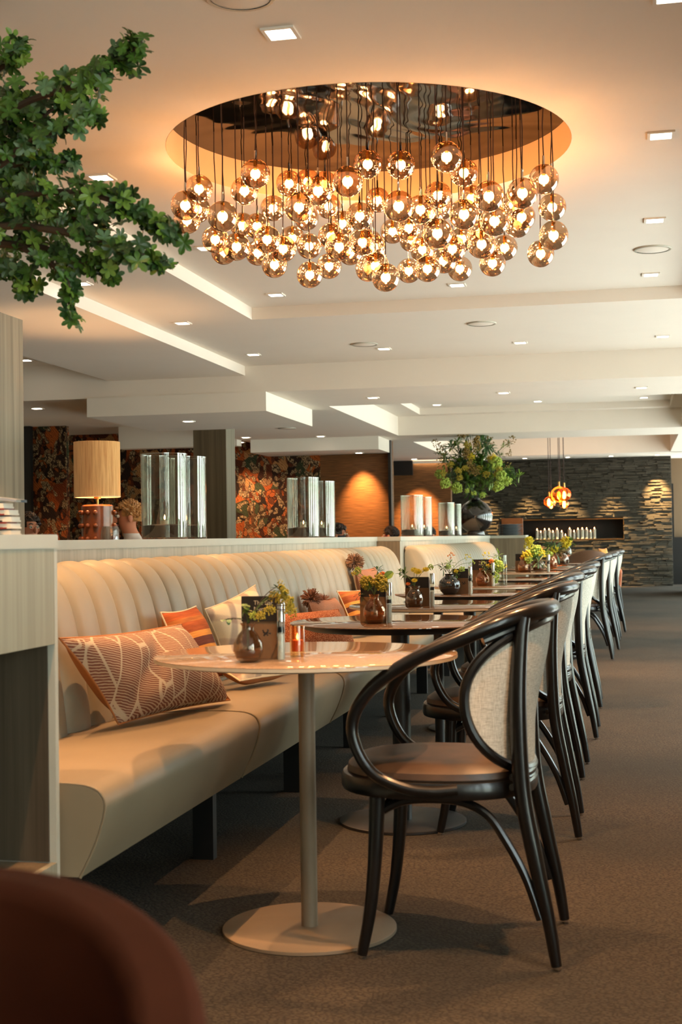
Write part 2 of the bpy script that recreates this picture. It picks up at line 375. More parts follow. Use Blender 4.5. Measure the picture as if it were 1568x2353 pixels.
# pillow fabrics (Object coordinates: x across, y up the pillow)
def fabric(name, fn):
    m = Mat(name, rgb(180, 150, 120), 0.9, spec=0.15); fn(m); return m.m
def f_stripe(m):
    v = m.coord(rot=(0, 0, 0.35)); w = m.wave(v, 44, 2.0, 1.2, 'Y', 1); st = m.ramp(w, [(0.45, rgb(124, 82, 68)), (0.75, rgb(182, 160, 136))])
    big = m.voro(m.coord(scale=(1.9, 0.55, 1), rot=(0, 0, -0.25)), 6.5, 'DISTANCE_TO_EDGE'); line = m.ramp(big, [(0.022, (1, 1, 1, 1)), (0.036, (0, 0, 0, 1))])
    m.base(m.mix(line, st, rgb(192, 176, 152))); m.bump(m.noise(m.coord(), 300, 2), 0.4, 0.002)
def f_kilim(m):
    v = m.coord(); w = m.wave(v, 1.7, 0.25, 1, 'Y'); c = m.ramp(w, [(0.0, rgb(96, 58, 50)), (0.08, rgb(206, 146, 74)), (0.34, rgb(212, 152, 78)), (0.40, rgb(150, 82, 46)), (0.9, rgb(162, 90, 50)), (0.97, rgb(166, 108, 60))], 'CONSTANT')
    m.base(m.mix(0.3, c, m.ramp(m.noise(m.coord(scale=(8, 90, 1)), 1, 2), [(0.3, rgb(140, 80, 40)), (0.7, rgb(255, 220, 160))]), 'OVERLAY')); m.bump(m.noise(m.coord(scale=(20, 220, 1)), 1, 2), 0.4, 0.003)
def f_plaid(m):
    a = m.ramp(m.wave(m.coord(rot=(0, 0, 0.5)), 3.0, 0, 1, 'X'), [(0.1, rgb(186, 172, 158)), (0.35, rgb(240, 226, 196))])
    b = m.ramp(m.wave(m.coord(rot=(0, 0, 0.5)), 3.4, 0, 1, 'Y'), [(0.08, rgb(190, 160, 140)), (0.3, rgb(246, 236, 212))])
    m.base(m.mix(0.5, a, b, 'MULTIPLY')); m.bump(m.noise(m.coord(), 260, 2), 0.3, 0.002)
def f_boucle(m):
    n = m.voro(m.coord(), 190); m.base(m.ramp(n, [(0.1, rgb(216, 150, 104)), (0.6, rgb(150, 78, 44))])); m.bump(n, 0.8, 0.004)
M['f_stripe'] = fabric('striped_wool', f_stripe); M['f_kilim'] = fabric('kilim_weave', f_kilim); M['f_plaid'] = fabric('cream_plaid', f_plaid)
M['f_boucle'] = fabric('rust_boucle', f_boucle)
M['f_back'] = simple('ochre_velvet', rgb(170, 108, 58), 0.8); M['f_brown'] = simple('brown_knit', rgb(146, 100, 74), 0.9, bump=0.5, nscale=90)
M['f_pink'] = simple('pink_boucle', rgb(206, 140, 108), 0.9, bump=0.5, nscale=90); M['piping'] = simple('cream_piping', rgb(226, 206, 168), 0.8)

# ================================================================ STRUCTURE
def struct(name, mb, mat, label=None, cat='structure', parent=None, smooth=False):
    o = mb.build(name, mat, parent, smooth=smooth)
    o['kind'] = 'structure'
    if not parent: o['label'] = label or name.replace('_', ' '); o['category'] = cat
    elif label: o['label'] = label
    return o
Z0, Z1, Z2, Z3, Z4 = 2.60, 2.52, 2.44, 2.296, 2.135
XL, XR, YB = -7.5, 1.72, -5.6
struct('floor', MB().box(XL, XR + .1, YB, 29.2, -0.06, 0.0), M['carpet'], 'dark taupe textured carpet running the length of the room', 'carpet')

# ceiling: one connected stepped ceiling, with a round opening for the chandelier
HC = (-1.0, 5.25); HR = 0.80
cm = MB()
def flat(x0, x1, y0, y1, z): cm.box(x0, x1, y0, y1, z, z + 0.5 if z < 2.59 else z + 0.02)
A0, A1, B0, B1 = -2.45, 0.41, 4.2, 6.3
# hole plate
N = 96; vs = []; fs = []
for k in range(N):
    a = 2 * math.pi * k / N; c, s_ = math.cos(a), math.sin(a)
    vs.append((HC[0] + HR * c, HC[1] + HR * s_, Z0))
for k in range(N):
    a = 2 * math.pi * k / N; c, s_ = math.cos(a), math.sin(a)
    tx = ((A1 - HC[0]) / c if c > 1e-9 else (A0 - HC[0]) / c if c < -1e-9 else 1e9)
    ty = ((B1 - HC[1]) / s_ if s_ > 1e-9 else (B0 - HC[1]) / s_ if s_ < -1e-9 else 1e9)
    t = min(tx, ty); vs.append((HC[0] + t * c, HC[1] + t * s_, Z0))
for k in range(N):
    j = (k + 1) % N; fs.append((k, j, N + j, N + k))
cm.add(vs, fs)
for (x, y) in ((A0, B0), (A1, B0), (A1, B1), (A0, B1)):      # corner fills
    best = sorted(range(N), key=lambda k: (vs[N + k][0] - x) ** 2 + (vs[N + k][1] - y) ** 2)[:2]
    cm.add([(x, y, Z0), vs[N + best[0]], vs[N + best[1]]], [(0, 1, 2)])
cm.box(A0, A1, YB, B0, Z0, Z0 + .02); cm.box(A0, A1, B1, 8.638, Z0, Z0 + .02)
flat(-3.17, A0, YB, 10.94, Z1); flat(A1, 1.13, YB, 10.94, Z1); flat(A0, A1, 8.638, 10.94, Z1)
flat(-4.39, -3.17, YB, 10.94, Z2); flat(1.13, XR + .1, YB, 10.94, Z2)
cm.box(XL, -4.39, YB, 10.94, Z0, Z0 + .5)
cm.box(A0 - .1, A1 + .1, YB, 8.7, 3.0, 3.05)
# low soffit zone with two trays
def lo(x0, x1, y0, y1, z=Z3): cm.box(x0, x1, y0, y1, z, 3.0)
lo(XL, XR + .1, 10.94, 12.33)
lo(-4.75, -2.76, 12.33, 21.1); lo(.59, XR + .1, 12.33, 21.1)
cm.box(XL, -4.75, 12.33, 17.2, 2.5, 3.0)
lo(-2.76, .59, 16.18, 17.33)
cm.box(-2.76, -2.46, 12.33, 16.18, 2.525, 3.0); cm.box(.46, .59, 12.33, 16.18, 2.525, 3.0)
cm.box(-2.46, .46, 15.98, 16.18, 2.525, 3.0); cm.box(-2.46, .46, 12.33, 12.6, 2.525, 3.0)
cm.box(-2.46, .46, 12.6, 15.98, 2.60, 3.0)
cm.box(-2.76, .61, 17.33, 21.0, 2.60, 3.0)
lo(XL, XR + .1, 21.0, 21.6); cm.box(XL, -4.75, 17.2, 21.0, 2.5, 3.0)
cm.box(XL, XR + .1, 21.6, 29.2, 2.63, 3.0)
ceil = struct('ceiling', cm, M['ceiling'], 'cream stepped ceiling with recessed trays and a round opening', 'ceiling')
struct('trim_1', MB().box(-4.59, -2.985, 10.925, 12.6, Z4, Z3 + .002), M['beam'], 'low cream ceiling box ending above the first grey column', 'beam')
struct('trim_2', MB().box(-4.62, -3.0, 16.15, 16.99, 2.137, Z3 + .002), M['beam'], 'low cream ceiling box above the orange wallpaper', 'beam')
struct('trim_3', MB().box(-6.3, -4.75, 16.0, 16.2, 2.22, 2.502), M['beam'], 'cream soffit behind the drum table lamp', 'beam')

# right-hand glazed side with posts and rails, walls all round
WP = 1.24; GW = .80
for k in range(28):
    y0_ = YB + WP * k
    if 6 <= k <= 8:      # unseen solid wall, put in to cut daylight on the nearest tables
        struct('wall_right_pier', MB().box(XR, XR + .16, y0_, y0_ + WP, 0, 2.7), M['wall'], 'unseen solid stretch of the right wall, added to cut daylight on the nearest tables', 'wall'); continue
    struct('wall_right' + ('' if k == 0 else '_pier'), MB().box(XR, XR + .16, y0_, min(y0_ + WP - GW, 29.1), 0, 2.7), M['wall'], 'narrow wall pier between two windows on the right side', 'wall')
    a, b = y0_ + WP - GW, y0_ + WP
    if b > 29.1: break
    w = MB(); t = .03
    w.box(XR, XR + .16, a, b, 0, .10).box(XR, XR + .16, a, b, 2.28, 2.7)
    w.box(XR + .05, XR + .11, a, a + t, .10, 2.28).box(XR + .05, XR + .11, b - t, b, .10, 2.28).box(XR + .05, XR + .11, a, b, 1.72, 1.76).box(XR + .05, XR + .11, (a + b) / 2 - .012, (a + b) / 2 + .012, .1, 2.28)
    o = struct('window_%d' % (k + 1), w, M['black_leg'], 'tall dark framed window on the right side of the room', 'window')
    g = MB().box(XR + .078, XR + .084, a + t, b - t, .10, 2.28).build('window_pane', M['pane'], o, smooth=False); g['kind'] = 'structure'
struct('wall_back', MB().box(XL, XR + .16, YB - .1, YB, 0, 3), M['wall'], 'plain painted wall behind the camera', 'wall')
struct('wall_left', MB().box(XL - .1, XL, YB, 29.2, 0, 3), M['wall'], 'plain painted wall far left', 'wall')
# far end
struct('wall_far', MB().box(XL, XR + .1, 29.0, 29.1, 0, 3), M['wall_tan'], 'beige wall right of the stone wall', 'wall')
struct('door_1', MB().box(.82, 1.28, 28.9, 29.0, 0, 0.98).box(.82, .86, 28.9, 29.0, .98, 2.1), M['black_leg'], 'dark doorway opening right of the stone wall', 'door')

# stone wall with a candle niche
SX0, SX1, SY, SZ = -3.83, .80, 28.1, 2.63
NX0, NX1, NZ0, NZ1 = -2.70, -.166, .965, 1.372
sw = empty('stone_wall', (0, 0, 0), label='dark split-stone wall with a long black candle niche', cat='wall', kind='structure')
bk = MB().box(SX0, SX1, SY + .32, SY + .36, 0, SZ)
bk.box(SX0, NX0, SY, SY + .32, 0, SZ); bk.box(NX1, SX1, SY, SY + .32, 0, SZ); bk.box(NX0, NX1, SY, SY + .32, 0, NZ0); bk.box(NX0, NX1, SY, SY + .32, NZ1, SZ)
bk.build('wall_core', M['slate'], sw, smooth=False)
rnd = random.Random(5); st = MB(); z = 0.0
while z < SZ - .01:
    h = rnd.choice((.022, .028, .034, .04)); x = SX0
    while x < SX1:
        w_ = rnd.uniform(.1, .34); x1 = min(x + w_, SX1); dpt = rnd.uniform(.010, .085) ** 1.0; z1_ = min(z + h, SZ)
        ov = not (x1 <= NX0 or x >= NX1 or z1_ <= NZ0 - .005 or z >= NZ1 + .005)
        if ov:
            if x < NX0 - .02: x1n = NX0
            elif x1 > NX1 + .02 and x < NX1: x = NX1; x1n = x1
            else: x1n = None
            if x < NX0 and x1n: st.box(x, x1n, SY - dpt, SY, z + .001, z1_ - .001)
            elif x1n and x >= NX1: st.box(x, x1, SY - dpt, SY, z + .001, z1_ - .001)
        else:
            t = rnd.uniform(-.006, .006)
            st.add([(x, SY, z + .001), (x1, SY, z + .001), (x1, SY, z1_ - .001), (x, SY, z1_ - .001),
                    (x + .003, SY - dpt, z + .003), (x1 - .003, SY - dpt + t, z + .003), (x1 - .003, SY - dpt + t, z1_ - .003), (x + .003, SY - dpt, z1_ - .003)],
                   [(4, 5, 6, 7), (0, 1, 5, 4), (2, 3, 7, 6), (0, 4, 7, 3), (1, 2, 6, 5)])
        x = x1 if x1 > x else x + w_
    z += h
so = st.build('split_stones', M['slate'], sw, smooth=False); so['kind'] = 'stuff'
nb = MB().box(NX0, NX1, SY + .30, SY + .318, NZ0, NZ1); nb.box(NX0, NX1, SY, SY + .3, NZ0, NZ0 + .012); nb.box(NX0, NX1, SY, SY + .3, NZ1 - .012, NZ1)
nb.build('niche_lining', M['black'], sw, smooth=False)
nf = MB(); t = .009
nf.box(NX0 - t, NX1 + t, SY - .06, SY - .04, NZ1, NZ1 + t).box(NX0 - t, NX1 + t, SY - .06, SY - .04, NZ0 - t, NZ0).box(NX0 - t, NX0, SY - .06, SY - .04, NZ0, NZ1).box(NX1, NX1 + t, SY - .06, SY - .04, NZ0, NZ1)
nf.box(NX0 - t, NX1 + t, SY - .05, SY, NZ1, NZ1 + .006).box(NX0 - t, NX1 + t, SY - .05, SY, NZ0 - .006, NZ0)
nf.build('brass_frame', M['brass'], sw, smooth=False)

# brown grass-cloth walls, wallpaper walls
struct('wall_grasscloth', MB().box(-3.93, -2.99, 17.0, 17.12, 0, 2.3), M['grass'], 'copper brown grasscloth wall panel lit from above beside the wallpaper', 'wall panel')
struct('wall_copper', MB().box(-5.2, -2.84, 21.6, 21.75, 0, 2.64), M['grass'], 'copper brown grasscloth wall behind the glass cylinders, glow along its top', 'wall panel')
struct('wall_wallpaper', MB().box(-7.45, -3.93, 17.0, 17.1, 0, 2.52), M['wallpaper'], 'orange and brown collage wallpaper wall behind the partition', 'wallpaper wall')
struct('wall_wallpaper_left', MB().box(-7.45, at(151, 1000, Y=15.6).x, 15.6, 15.7, 0, 2.5), M['wallpaper'], 'strip of orange collage wallpaper beside the left column', 'wallpaper wall')
xs_ = at(69, 1000, Y=15.5).x
struct('trim_4', MB().box(-7.45, xs_, 15.5, 15.58, 0, 2.5), M['black_leg'], 'dark upright strip beside the left column', 'trim')
struct('trim_5', MB().box(-3.02, -2.985, 16.9, 17.0, 0, Z3), M['black_leg'], 'thin dark upright edge of the grasscloth panel', 'trim')
struct('trim_6', MB().box(at(905, 1050, Y=21.5).x, at(948, 1050, Y=21.5).x, 21.5, 21.56, 2.06, 2.29), M['black_leg'], 'dark pelmet at the top of the copper wall', 'trim')
cz = min(at(970, 1057, Y=21.56).z, 2.258)
cv = empty('cove_light', (0, 0, 0), label='thin glowing cove strip along the top of the copper wall', cat='light')
MB().box(at(948, 1050, Y=21.5).x, -2.86, 21.55, 21.598, cz, cz + .02).build('light_strip', emis('cove_glow', (1, .78, .5, 1), 10), cv, smooth=False)
MB().box(at(948, 1050, Y=21.5).x, -2.86, 21.53, 21.55, cz - .012, cz + .03).build('channel', M['beam'], cv, smooth=False)
# columns
struct('column', MB().box(-4.2, -3.68, 7.2, 7.76, 0, Z2), M['lam_col'], 'grey-green striped column at the left edge of the picture', 'column')
c2 = struct('column.001', MB().box(-4.62, -4.27, 13.95, 14.3, 0, Z3), M['lam_col'], 'brown striped column between the two pairs of glass cylinders', 'column')
M2 = laminate('column_laminate_brown', rgb(84, 72, 56), rgb(120, 104, 80), (26, 26, 0.35))
f_ = MB().box(-4.63, -4.262, 13.935, 13.95, 0, Z3).build('front_panel', M2, c2, smooth=False)

# ---------------------------------------------------------------- partitions with ledges
def partition(name, label, x0, x1, y0, y1, zt=1.063, endmat=None):
    o = empty(name, (0, 0, 0), label=label, cat='partition')
    MB().box(x0, x1, y0, y1, 0, zt - .035).build('panel', M['lam'], o, smooth=False)
    MB().box(x0 - .004, x1 + .006, y0 - .006, y1 + .004, zt - .035, zt, .002).build('ledge', M['lam_cap'], o, smooth=False)
    if endmat: MB().box(x0, x1, y0 - .008, y0 - .0005, 0, zt - .036).build('end_panel', endmat, o, smooth=False)
    return o
partition('partition', 'long pale striped partition with a flat ledge behind the near bench', -2.3, -1.985, 2.9, 10.545)
partition('partition', 'pale striped partition with a brown end behind the far bench', -2.3, -1.80, 10.56, 17.48, endmat=M['lam_dark'])
partition('partition', 'short brown striped end block carrying the stack of plates', -2.3, -1.345, 17.5, 17.95, endmat=M['lam_dark'])
wg = empty('open_shelf_cabinet', (0, 0, 0), label='pale striped open cabinet with a ledge at the near end of the bench', cat='cabinet')
XW = -1.340; YW0, YW1 = 1.75, 3.0
MB().box(XW - .016, XW, YW0, YW1 - .018, .815, 1.040).build('apron_panel', M['lam_wing'], wg, smooth=False)
MB().box(XW - .016, XW, YW0, YW1 - .018, 0, .300).build('lower_panel', M['lam_wing'], wg, smooth=False)
MB().box(-1.98, XW, YW1 - .018, YW1, 0, 1.040, .001).build('far_gable', M['lam_cap'], wg, smooth=False)
MB().box(-1.98, XW - .018, YW1 - .024, YW1 - .0185, .302, .99).build('gable_lining', M['lam_deep'], wg, smooth=False)
MB().box(-1.98, XW, YW0 - .018, YW0, 0, 1.040).build('near_gable', M['lam_wing'], wg, smooth=False)
MB().box(-1.98, -1.96, YW0, YW1 - .02, 0, 1.038).build('back_panel', M['lam_dark'], wg, smooth=False)
MB().box(-1.96, XW - .017, YW0, YW1 - .025, .28, .300).build('shelf', M['lam_dark'], wg, smooth=False)
MB().box(-1.99, XW + .002, YW0 - .02, YW1 + .003, 1.0405, 1.074, .002).build('ledge', M['lam_cap'], wg, smooth=False)

# counter at the far right
ct = empty('reception_counter', (0, 0, 0), label='white counter at the far right edge of the aisle', cat='counter')
MB().box(.93, 1.5, 23.4, 25.4, 0, .06).build('plinth', M['black'], ct)
MB().box(.90, 1.5, 23.35, 25.4, .06, 1.02).build('body', M['lam_cap'], ct, smooth=False)
MB().box(.94, 1.5, 23.33, 25.4, 1.02, 1.10, .005).build('worktop', M['white'], ct, smooth=False)

# ================================================================ DOWNLIGHTS
lens_me = MB().box(-.040, .040, -.040, .040, -.0055, -.0035).mesh('downlight_lens', M['lens'], False)
fr = MB()
for a, b, c, d in ((-.052, .052, .040, .052), (-.052, .052, -.052, -.040), (-.052, -.040, -.040, .040), (.040, .052, -.040, .040)): fr.box(a, b, c, d, -.007, 0)
frame_me = fr.mesh('downlight_frame', M['beam'], False)
def spot(name, power, size=100, blend=.6, col=WARM, rad=.03):
    l = bpy.data.lights.new(name, 'SPOT'); l.energy = power; l.color = col; l.spot_size = math.radians(size); l.spot_blend = blend; l.shadow_soft_size = rad
    return l
L_main = spot('downlight_beam', SPOT, 72, .5, WARM, .014)
L_low = spot('downlight_beam_low', SPOT * .8)
L_wash = spot('wall_washer_beam', 1100, 42, 1.0, (1, .60, .24), .02)
L_cone = spot('narrow_beam', 520, 60, .9, (1, .50, .18), .02)
L_cone2 = spot('soft_cone_beam', 230, 62, 1.0, (1, .50, .18), .03)
def downlight(x, y, z, label, lamp=None, tilt=None, group='recessed ceiling downlights'):
    o = empty('downlight', (x, y, z), label=label, cat='downlight', group=group)
    put('frame', frame_me, o); put('lens', lens_me, o)
    if lamp:
        s = bpy.data.objects.new('lamp', lamp); COL.objects.link(s); s.parent = o; s.location = (0, 0, -.02)
        if tilt: s.rotation_euler = tilt
    return o
DL = [(-1.02, 3.96, Z0, 'square downlight nearest the camera, in front of the chandelier'),
      (.138, 5.345, Z0, 'square downlight at the right edge level with the chandelier opening'),
      (-2.17, 5.345, Z0, 'square downlight half hidden by leaves left of the chandelier'),
      (.138, 6.79, Z0, 'second square downlight in the right-hand column, below the chandelier opening'),
      (-2.17, 6.79, Z0, 'square downlight just under the left end of the chandelier'),
      (.138, 8.21, Z0, 'square downlight at the right just before the tray edge'),
      (-1.02, 8.21, Z0, 'square downlight straight below the lowest globes'),
      (-2.17, 8.21, Z0, 'square downlight beside the corner of the near tray'),
      (-3.02, 7.13, Z1, 'square downlight peeping through the drooping leaves'),
      (-2.93, 8.62, Z1, 'square downlight left of the corner of the near tray'),
      (-2.90, 10.25, Z1, 'square downlight near the end of the left ceiling strip'),
      (-1.85, 10.25, Z1, 'square downlight beside the round ceiling speaker'),
      (-.80, 10.25, Z1, 'square downlight right of the round ceiling grille'),
      (.25, 10.25, Z1, 'square downlight at the far right beyond the near tray'),
      (-4.98, 10.55, Z0, 'square downlight beside the left column top'),
      (-2.215, 11.68, Z3, 'downlight right of the first low ceiling box'),
      (-1.063, 11.68, Z3, 'downlight in the middle of the low ceiling band'),
      (.102, 11.67, Z3, 'downlight at the right end of the low ceiling band'),
      (-3.9, 11.6, Z4, 'downlight in front of the first grey column'),
      (-3.66, 15.88, Z3, 'downlight just before the second low ceiling box'),
      (-4.55, 15.7, Z3, 'nearer of two downlights right of the grey column'),
      (-5.343, 11.55, Z3, 'downlight above the left strip of wallpaper'),
      (-2.2, 15.6, Z0, 'left downlight inside the far ceiling tray'),
      (-1.03, 15.6, Z0, 'middle downlight inside the far ceiling tray'),
      (.16, 15.6, Z0, 'right downlight inside the far ceiling tray')]
for i, (x, y, z_, lb) in enumerate(DL):
    downlight(x, y, z_, lb, L_main if z_ > 2.4 else L_low)
for x, y in ((-2.17, 3.96), (.138, 3.96), (.138, 2.55), (-1.02, 2.55), (-2.17, 2.55)):     # the same grid, just above the frame
    downlight(x, y, Z0, 'downlight near the camera end, %s' % {(-2.17, 3.96): 'left, level with the nearest one in the picture', (.138, 3.96): 'right, level with the nearest one in the picture', (.138, 2.55): 'right, closest to the camera', (-1.02, 2.55): 'middle, closest to the camera', (-2.17, 2.55): 'left, closest to the camera'}[(x, y)], L_main)
downlight(-3.36, 16.72, 2.137, 'downlight in the low ceiling box over the lit grasscloth panel', L_cone2, (math.radians(24), 0, 0))
L_left = spot('wallpaper_beam', 130, 110, .7, (1, .58, .28), .04)
downlight(-4.84, 16.45, Z3, 'farther of two downlights right of the grey column', L_left, (math.radians(8), 0, 0))
downlight(-6.2, 13.9, 2.5, 'added unseen downlight brightening the left wallpaper', L_left, (math.radians(18), 0, 0))  # out-of-view lamp, added to brighten the left wallpaper strip
downlight(-5.6, 15.1, 2.5, 'added hidden downlight brightening the wallpaper behind the drum lamp', L_left, (math.radians(12), 0, 0))  # second hidden lamp, put in to spread more light over the wallpaper
for x, nme in ((-3.35, 'leftmost'), (-2.55, 'second'), (-1.72, 'third'), (-.86, 'fourth'), (.02, 'fifth')):
    pass
for i, x in enumerate((-2.95, -2.1, -1.24, -.38, .52)):
    downlight(x, 27.55, 2.63, '%s downlight washing the stone wall' % ('leftmost', 'second from left', 'middle', 'fourth from left', 'rightmost')[i], L_wash, (math.radians(13 if i < 4 else 30), 0, 0))
downlight(-3.35, 21.1, Z3, 'downlight glowing on the copper wall', L_cone, (math.radians(20), 0, 0))
# speakers and vents
spk_disc = MB().lathe([(0, -.006), (.085, -.006), (.09, -.004)], 32).mesh('speaker_grille', M['ceiling'])
spk_ring = MB().lathe([(.088, -.008), (.098, -.008), (.102, -.003), (.102, 0)], 32).mesh('speaker_ring', M['lam_cap'])
for (x, y, z_, lb) in ((-1.06, 3.66, Z0, 'round ceiling speaker cut off by the top of the picture'), (-.985, 9.25, Z1, 'round ceiling grille below the near tray edge'),
                       (-1.95, 9.98, Z1, 'stained round ceiling speaker beside a downlight'), (.137, 7.48, Z0, 'small round ceiling speaker at the right'), (-3.75, 14.6, Z3, 'round ceiling speaker behind the first low box')):
    o = empty('ceiling_speaker', (x, y, z_), label=lb, cat='speaker'); put('grille', spk_disc, o); put('ring', spk_ring, o)

# ================================================================ CHANDELIER
gA = [(253,830,108),(150,955,94),(240,985,90),(163,1065,105),(430,1037,118),(595,845,108),(677,718,114),(930,790,100),(810,975,98),(1003,968,114),(1070,775,96),(1200,790,94),(1148,845,114),(1370,775,118),(1520,645,110),(1060,1050,86),(1225,960,84),(1460,1035,105),(580,1105,86),(690,1110,90),(765,1210,105),(375,1210,90),(440,1300,103),(535,1265,95),(695,1310,86),(885,1280,100),(820,1400,88),(1080,1260,97),(955,1200,84),(1085,1475,90),(1230,1410,92),(1245,1185,95),(1305,1265,107),(1390,1310,84),(1330,1090,84),(1480,1230,100)]
gB = [(260,637,107),(598,578,115),(725,695,103),(90,895,92),(245,940,115),(405,965,105),(533,860,100),(560,950,85),(725,1000,110),(908,868,112),(1155,845,112),(1313,743,108),(1375,948,100),(1385,1155,105),(1290,1290,95),(950,1050,108),(1120,1075,95),(1090,930,92),(1150,1020,84),(1025,1245,95),(845,1140,97),(530,1140,110),(200,1125,88),(340,1185,88),(710,1180,86),(855,1220,84),(935,1360,90),(420,1260,84),(320,1415,90),(457,1400,97),(575,1340,90),(695,1400,88),(640,1255,84),(75,1380,100),(20,1400,95),(150,1465,86),(30,1200,88),(780,880,84),(60,1240,86),(320,1100,86),(480,1000,86)]
GL = [(380 + x / 3.267, 180 + y / 3.267, r / 3.267) for x, y, r in gA] + [(840 + x / 3.2, 180 + y / 3.2, r / 3.2) for x, y, r in gB]
RB = 0.0555
MZ = 2.73
ch = empty('chandelier', (HC[0], HC[1], 0), label='large chandelier of about seventy five gold mirrored glass globes in a round ceiling opening', cat='chandelier')
MB().lathe([(HR, Z0 - .001), (HR, MZ), (HR + .02, MZ), (HR + .02, Z0 + .01)], 96).build('ceiling_rim', M['orange_ring'], ch)
MB().lathe([(0, MZ), (HR + .01, MZ), (HR + .01, MZ + .02), (0, MZ + .02)], 96).build('mirror_plate', M['mirror'], ch)
globe_me = MB().ball((0, 0, 0), RB, 28, 18).mesh('globe', M['globe'])
bulb_me = MB().lathe([(0, -.026), (.004, -.024), (.006, -.012), (.006, .002), (.004, .014), (0, .016)], 10).mesh('bulb', M['bulb'])
stem_me = MB().lathe([(0, .050), (.007, .050), (.0045, .056), (.004, .088), (.002, .09), (0, .09)], 10).mesh('stem', M['chrome'])
sock_me = MB().lathe([(0, .05), (.007, .05), (.0075, .020), (.006, .014), (0, .014)], 10).mesh('socket', M['brass'])
L_b = bpy.data.lights.new('filament', 'POINT'); L_b.energy = BULB; L_b.color = (1.0, 0.56, 0.27); L_b.shadow_soft_size = .02
rg = random.Random(3); placed = []
for (px, py, r) in GL:
    Yd = RB * 3050.0 / r
    Yd = min(max(Yd, 4.5), 6.0)
    for tr in range(60):
        p = at(px, py, Y=Yd)
        d = math.hypot(p.x - HC[0], p.y - HC[1])
        ok = d < HR - .045 and all((p - q).length > 2 * RB + .004 for q in placed) and all(math.hypot(p.x - q.x, p.y - q.y) > RB + .006 for q in placed)
        if ok: break
        Yd += rg.uniform(-.12, .12) * (1 + tr / 20); Yd = min(max(Yd, 4.46), 6.04)
    if not ok:
        if d > HR - .045:
            for yy in [4.5 + .02 * k for k in range(75)]:
                q_ = at(px, py, Y=yy)
                if math.hypot(q_.x - HC[0], q_.y - HC[1]) < HR - .04 and all((q_ - q).length > 2 * RB - .004 for q in placed): p = q_; ok = True; break
    if not ok: continue
    placed.append(p)
    loc = (p.x - HC[0], p.y - HC[1], p.z)
    g = put('globe', globe_me, ch, loc)
    put('bulb', bulb_me, g); put('stem', stem_me, g); put('socket', sock_me, g)
    h = MZ - p.z - .088; k = rg.uniform(-.004, .004)
    MB().tube([(0, 0, .088), (k, 0, .088 + h * .4), (-k * .6, k, .088 + h * .7), (0, 0, .088 + h)], .0022, 6).build('cable', M['cable'], g)
    lo_ = bpy.data.objects.new('filament', L_b); COL.objects.link(lo_); lo_.parent = g
print('globes', len(placed), 'of', len(GL))

# ================================================================ BENCHES
PROF = [(-1.735, .40), (-1.742, .50), (-1.757, .62), (-1.778, .74), (-1.802, .84), (-1.835, .912), (-1.875, .950), (-1.92, .966), (-1.955, .960), (-1.968, .935), (-1.968, .40)]
def bench(label, dx, y0, nch, chw, secs, legs, open_end=True):
    b = empty('bench_seat', (0, 0, 0), label=label, cat='bench')
    # channels of the backrest
    nx = 10; P = [(x, 0, z) for x, z in PROF]; S = spline(P[:9], 3) + [Vector(P[9]), Vector(P[10])]
    vs = []; fs = []; nn = len(S)
    for j in range(nx + 1):
        t = j / nx; puff = .030 * math.sqrt(max(0, 1 - (2 * t - 1) ** 2))
        for i, p in enumerate(S):
            a = S[max(i - 1, 0)]; c = S[min(i + 1, nn - 1)]; tn = (c - a).normalized(); nrm = Vector((tn.z, 0, -tn.x))
            if i >= nn - 2: pf = 0
            else: pf = puff
            vs.append((max(p.x - .008 + nrm.x * pf, -1.977) + dx, .0015 + (chw - .003) * t, p.z - .006 + nrm.z * pf))
    for j in range(nx):
        for i in range(nn - 1): fs.append((j * nn + i, (j + 1) * nn + i, (j + 1) * nn + i + 1, j * nn + i + 1))
    fs.append(tuple(range(nn))); fs.append(tuple(nx * nn + i for i in range(nn))[::-1])
    me = MB().add(vs, fs).mesh('back_channel', M['leather'], True, 50)
    back = None
    for k in range(nch):
        put('back_channel', me, b, (0, y0 + k * chw, 0))
    y1 = y0 + nch * chw
    # seat sections
    SP = [(-1.74, .455), (-1.5, .475), (-1.33, .478), (-1.262, .468), (-1.236, .44), (-1.238, .40), (-1.262, .33), (-1.300, .255), (-1.74, .255)]
    ys = [y0]
    while ys[-1] < y1 - secs * 1.3: ys.append(ys[-1] + secs)
    ys.append(y1)
    for a, c in zip(ys, ys[1:]):
        S2 = spline([(x, 0, z) for x, z in SP[:8]], 4) + [Vector((SP[8][0], 0, SP[8][1]))]
        mm = len(S2); vs = []; fs = []
        for yy, ins in ((a + .001, .006), (a + .012, 0), (c - .012, 0), (c - .001, .006)):
            for p in S2:
                cx, cz = -1.5, .37; vs.append((p.x + (cx - p.x) * ins * 3 + dx, yy, p.z + (cz - p.z) * ins * 3))
        for j in range(3):
            for i in range(mm): fs.append((j * mm + i, j * mm + (i + 1) % mm, (j + 1) * mm + (i + 1) % mm, (j + 1) * mm + i))
        fs.append(tuple(range(mm))[::-1]); fs.append(tuple(3 * mm + i for i in range(mm)))
        MB().add(vs, fs).build('seat_cushion', M['leather_seat'], b, angle=40)
        MB().tube([(p.x + dx, a + .004, p.z) for p in S2[1:-1]], .0035, 6).build('seam', M['leather_seat'], b)
    MB().box(-1.966 + dx, -1.735 + dx, y0, y1, .25, .41).build('back_base', M['leather_seat'], b)
    for yy in legs:
        for xx in (-1.405, -1.85):
            MB().box(xx - .035 + dx, xx + .035 + dx, yy - .02, yy + .02, 0, .262).build('leg', M['black_leg'], b, smooth=False)
    return b
CH = .187
bench('long cream channel-back bench along the near partition', 0, 3.02, 40, CH, 1.36, (4.30, 5.49, 6.68, 7.86, 9.05, 10.2))
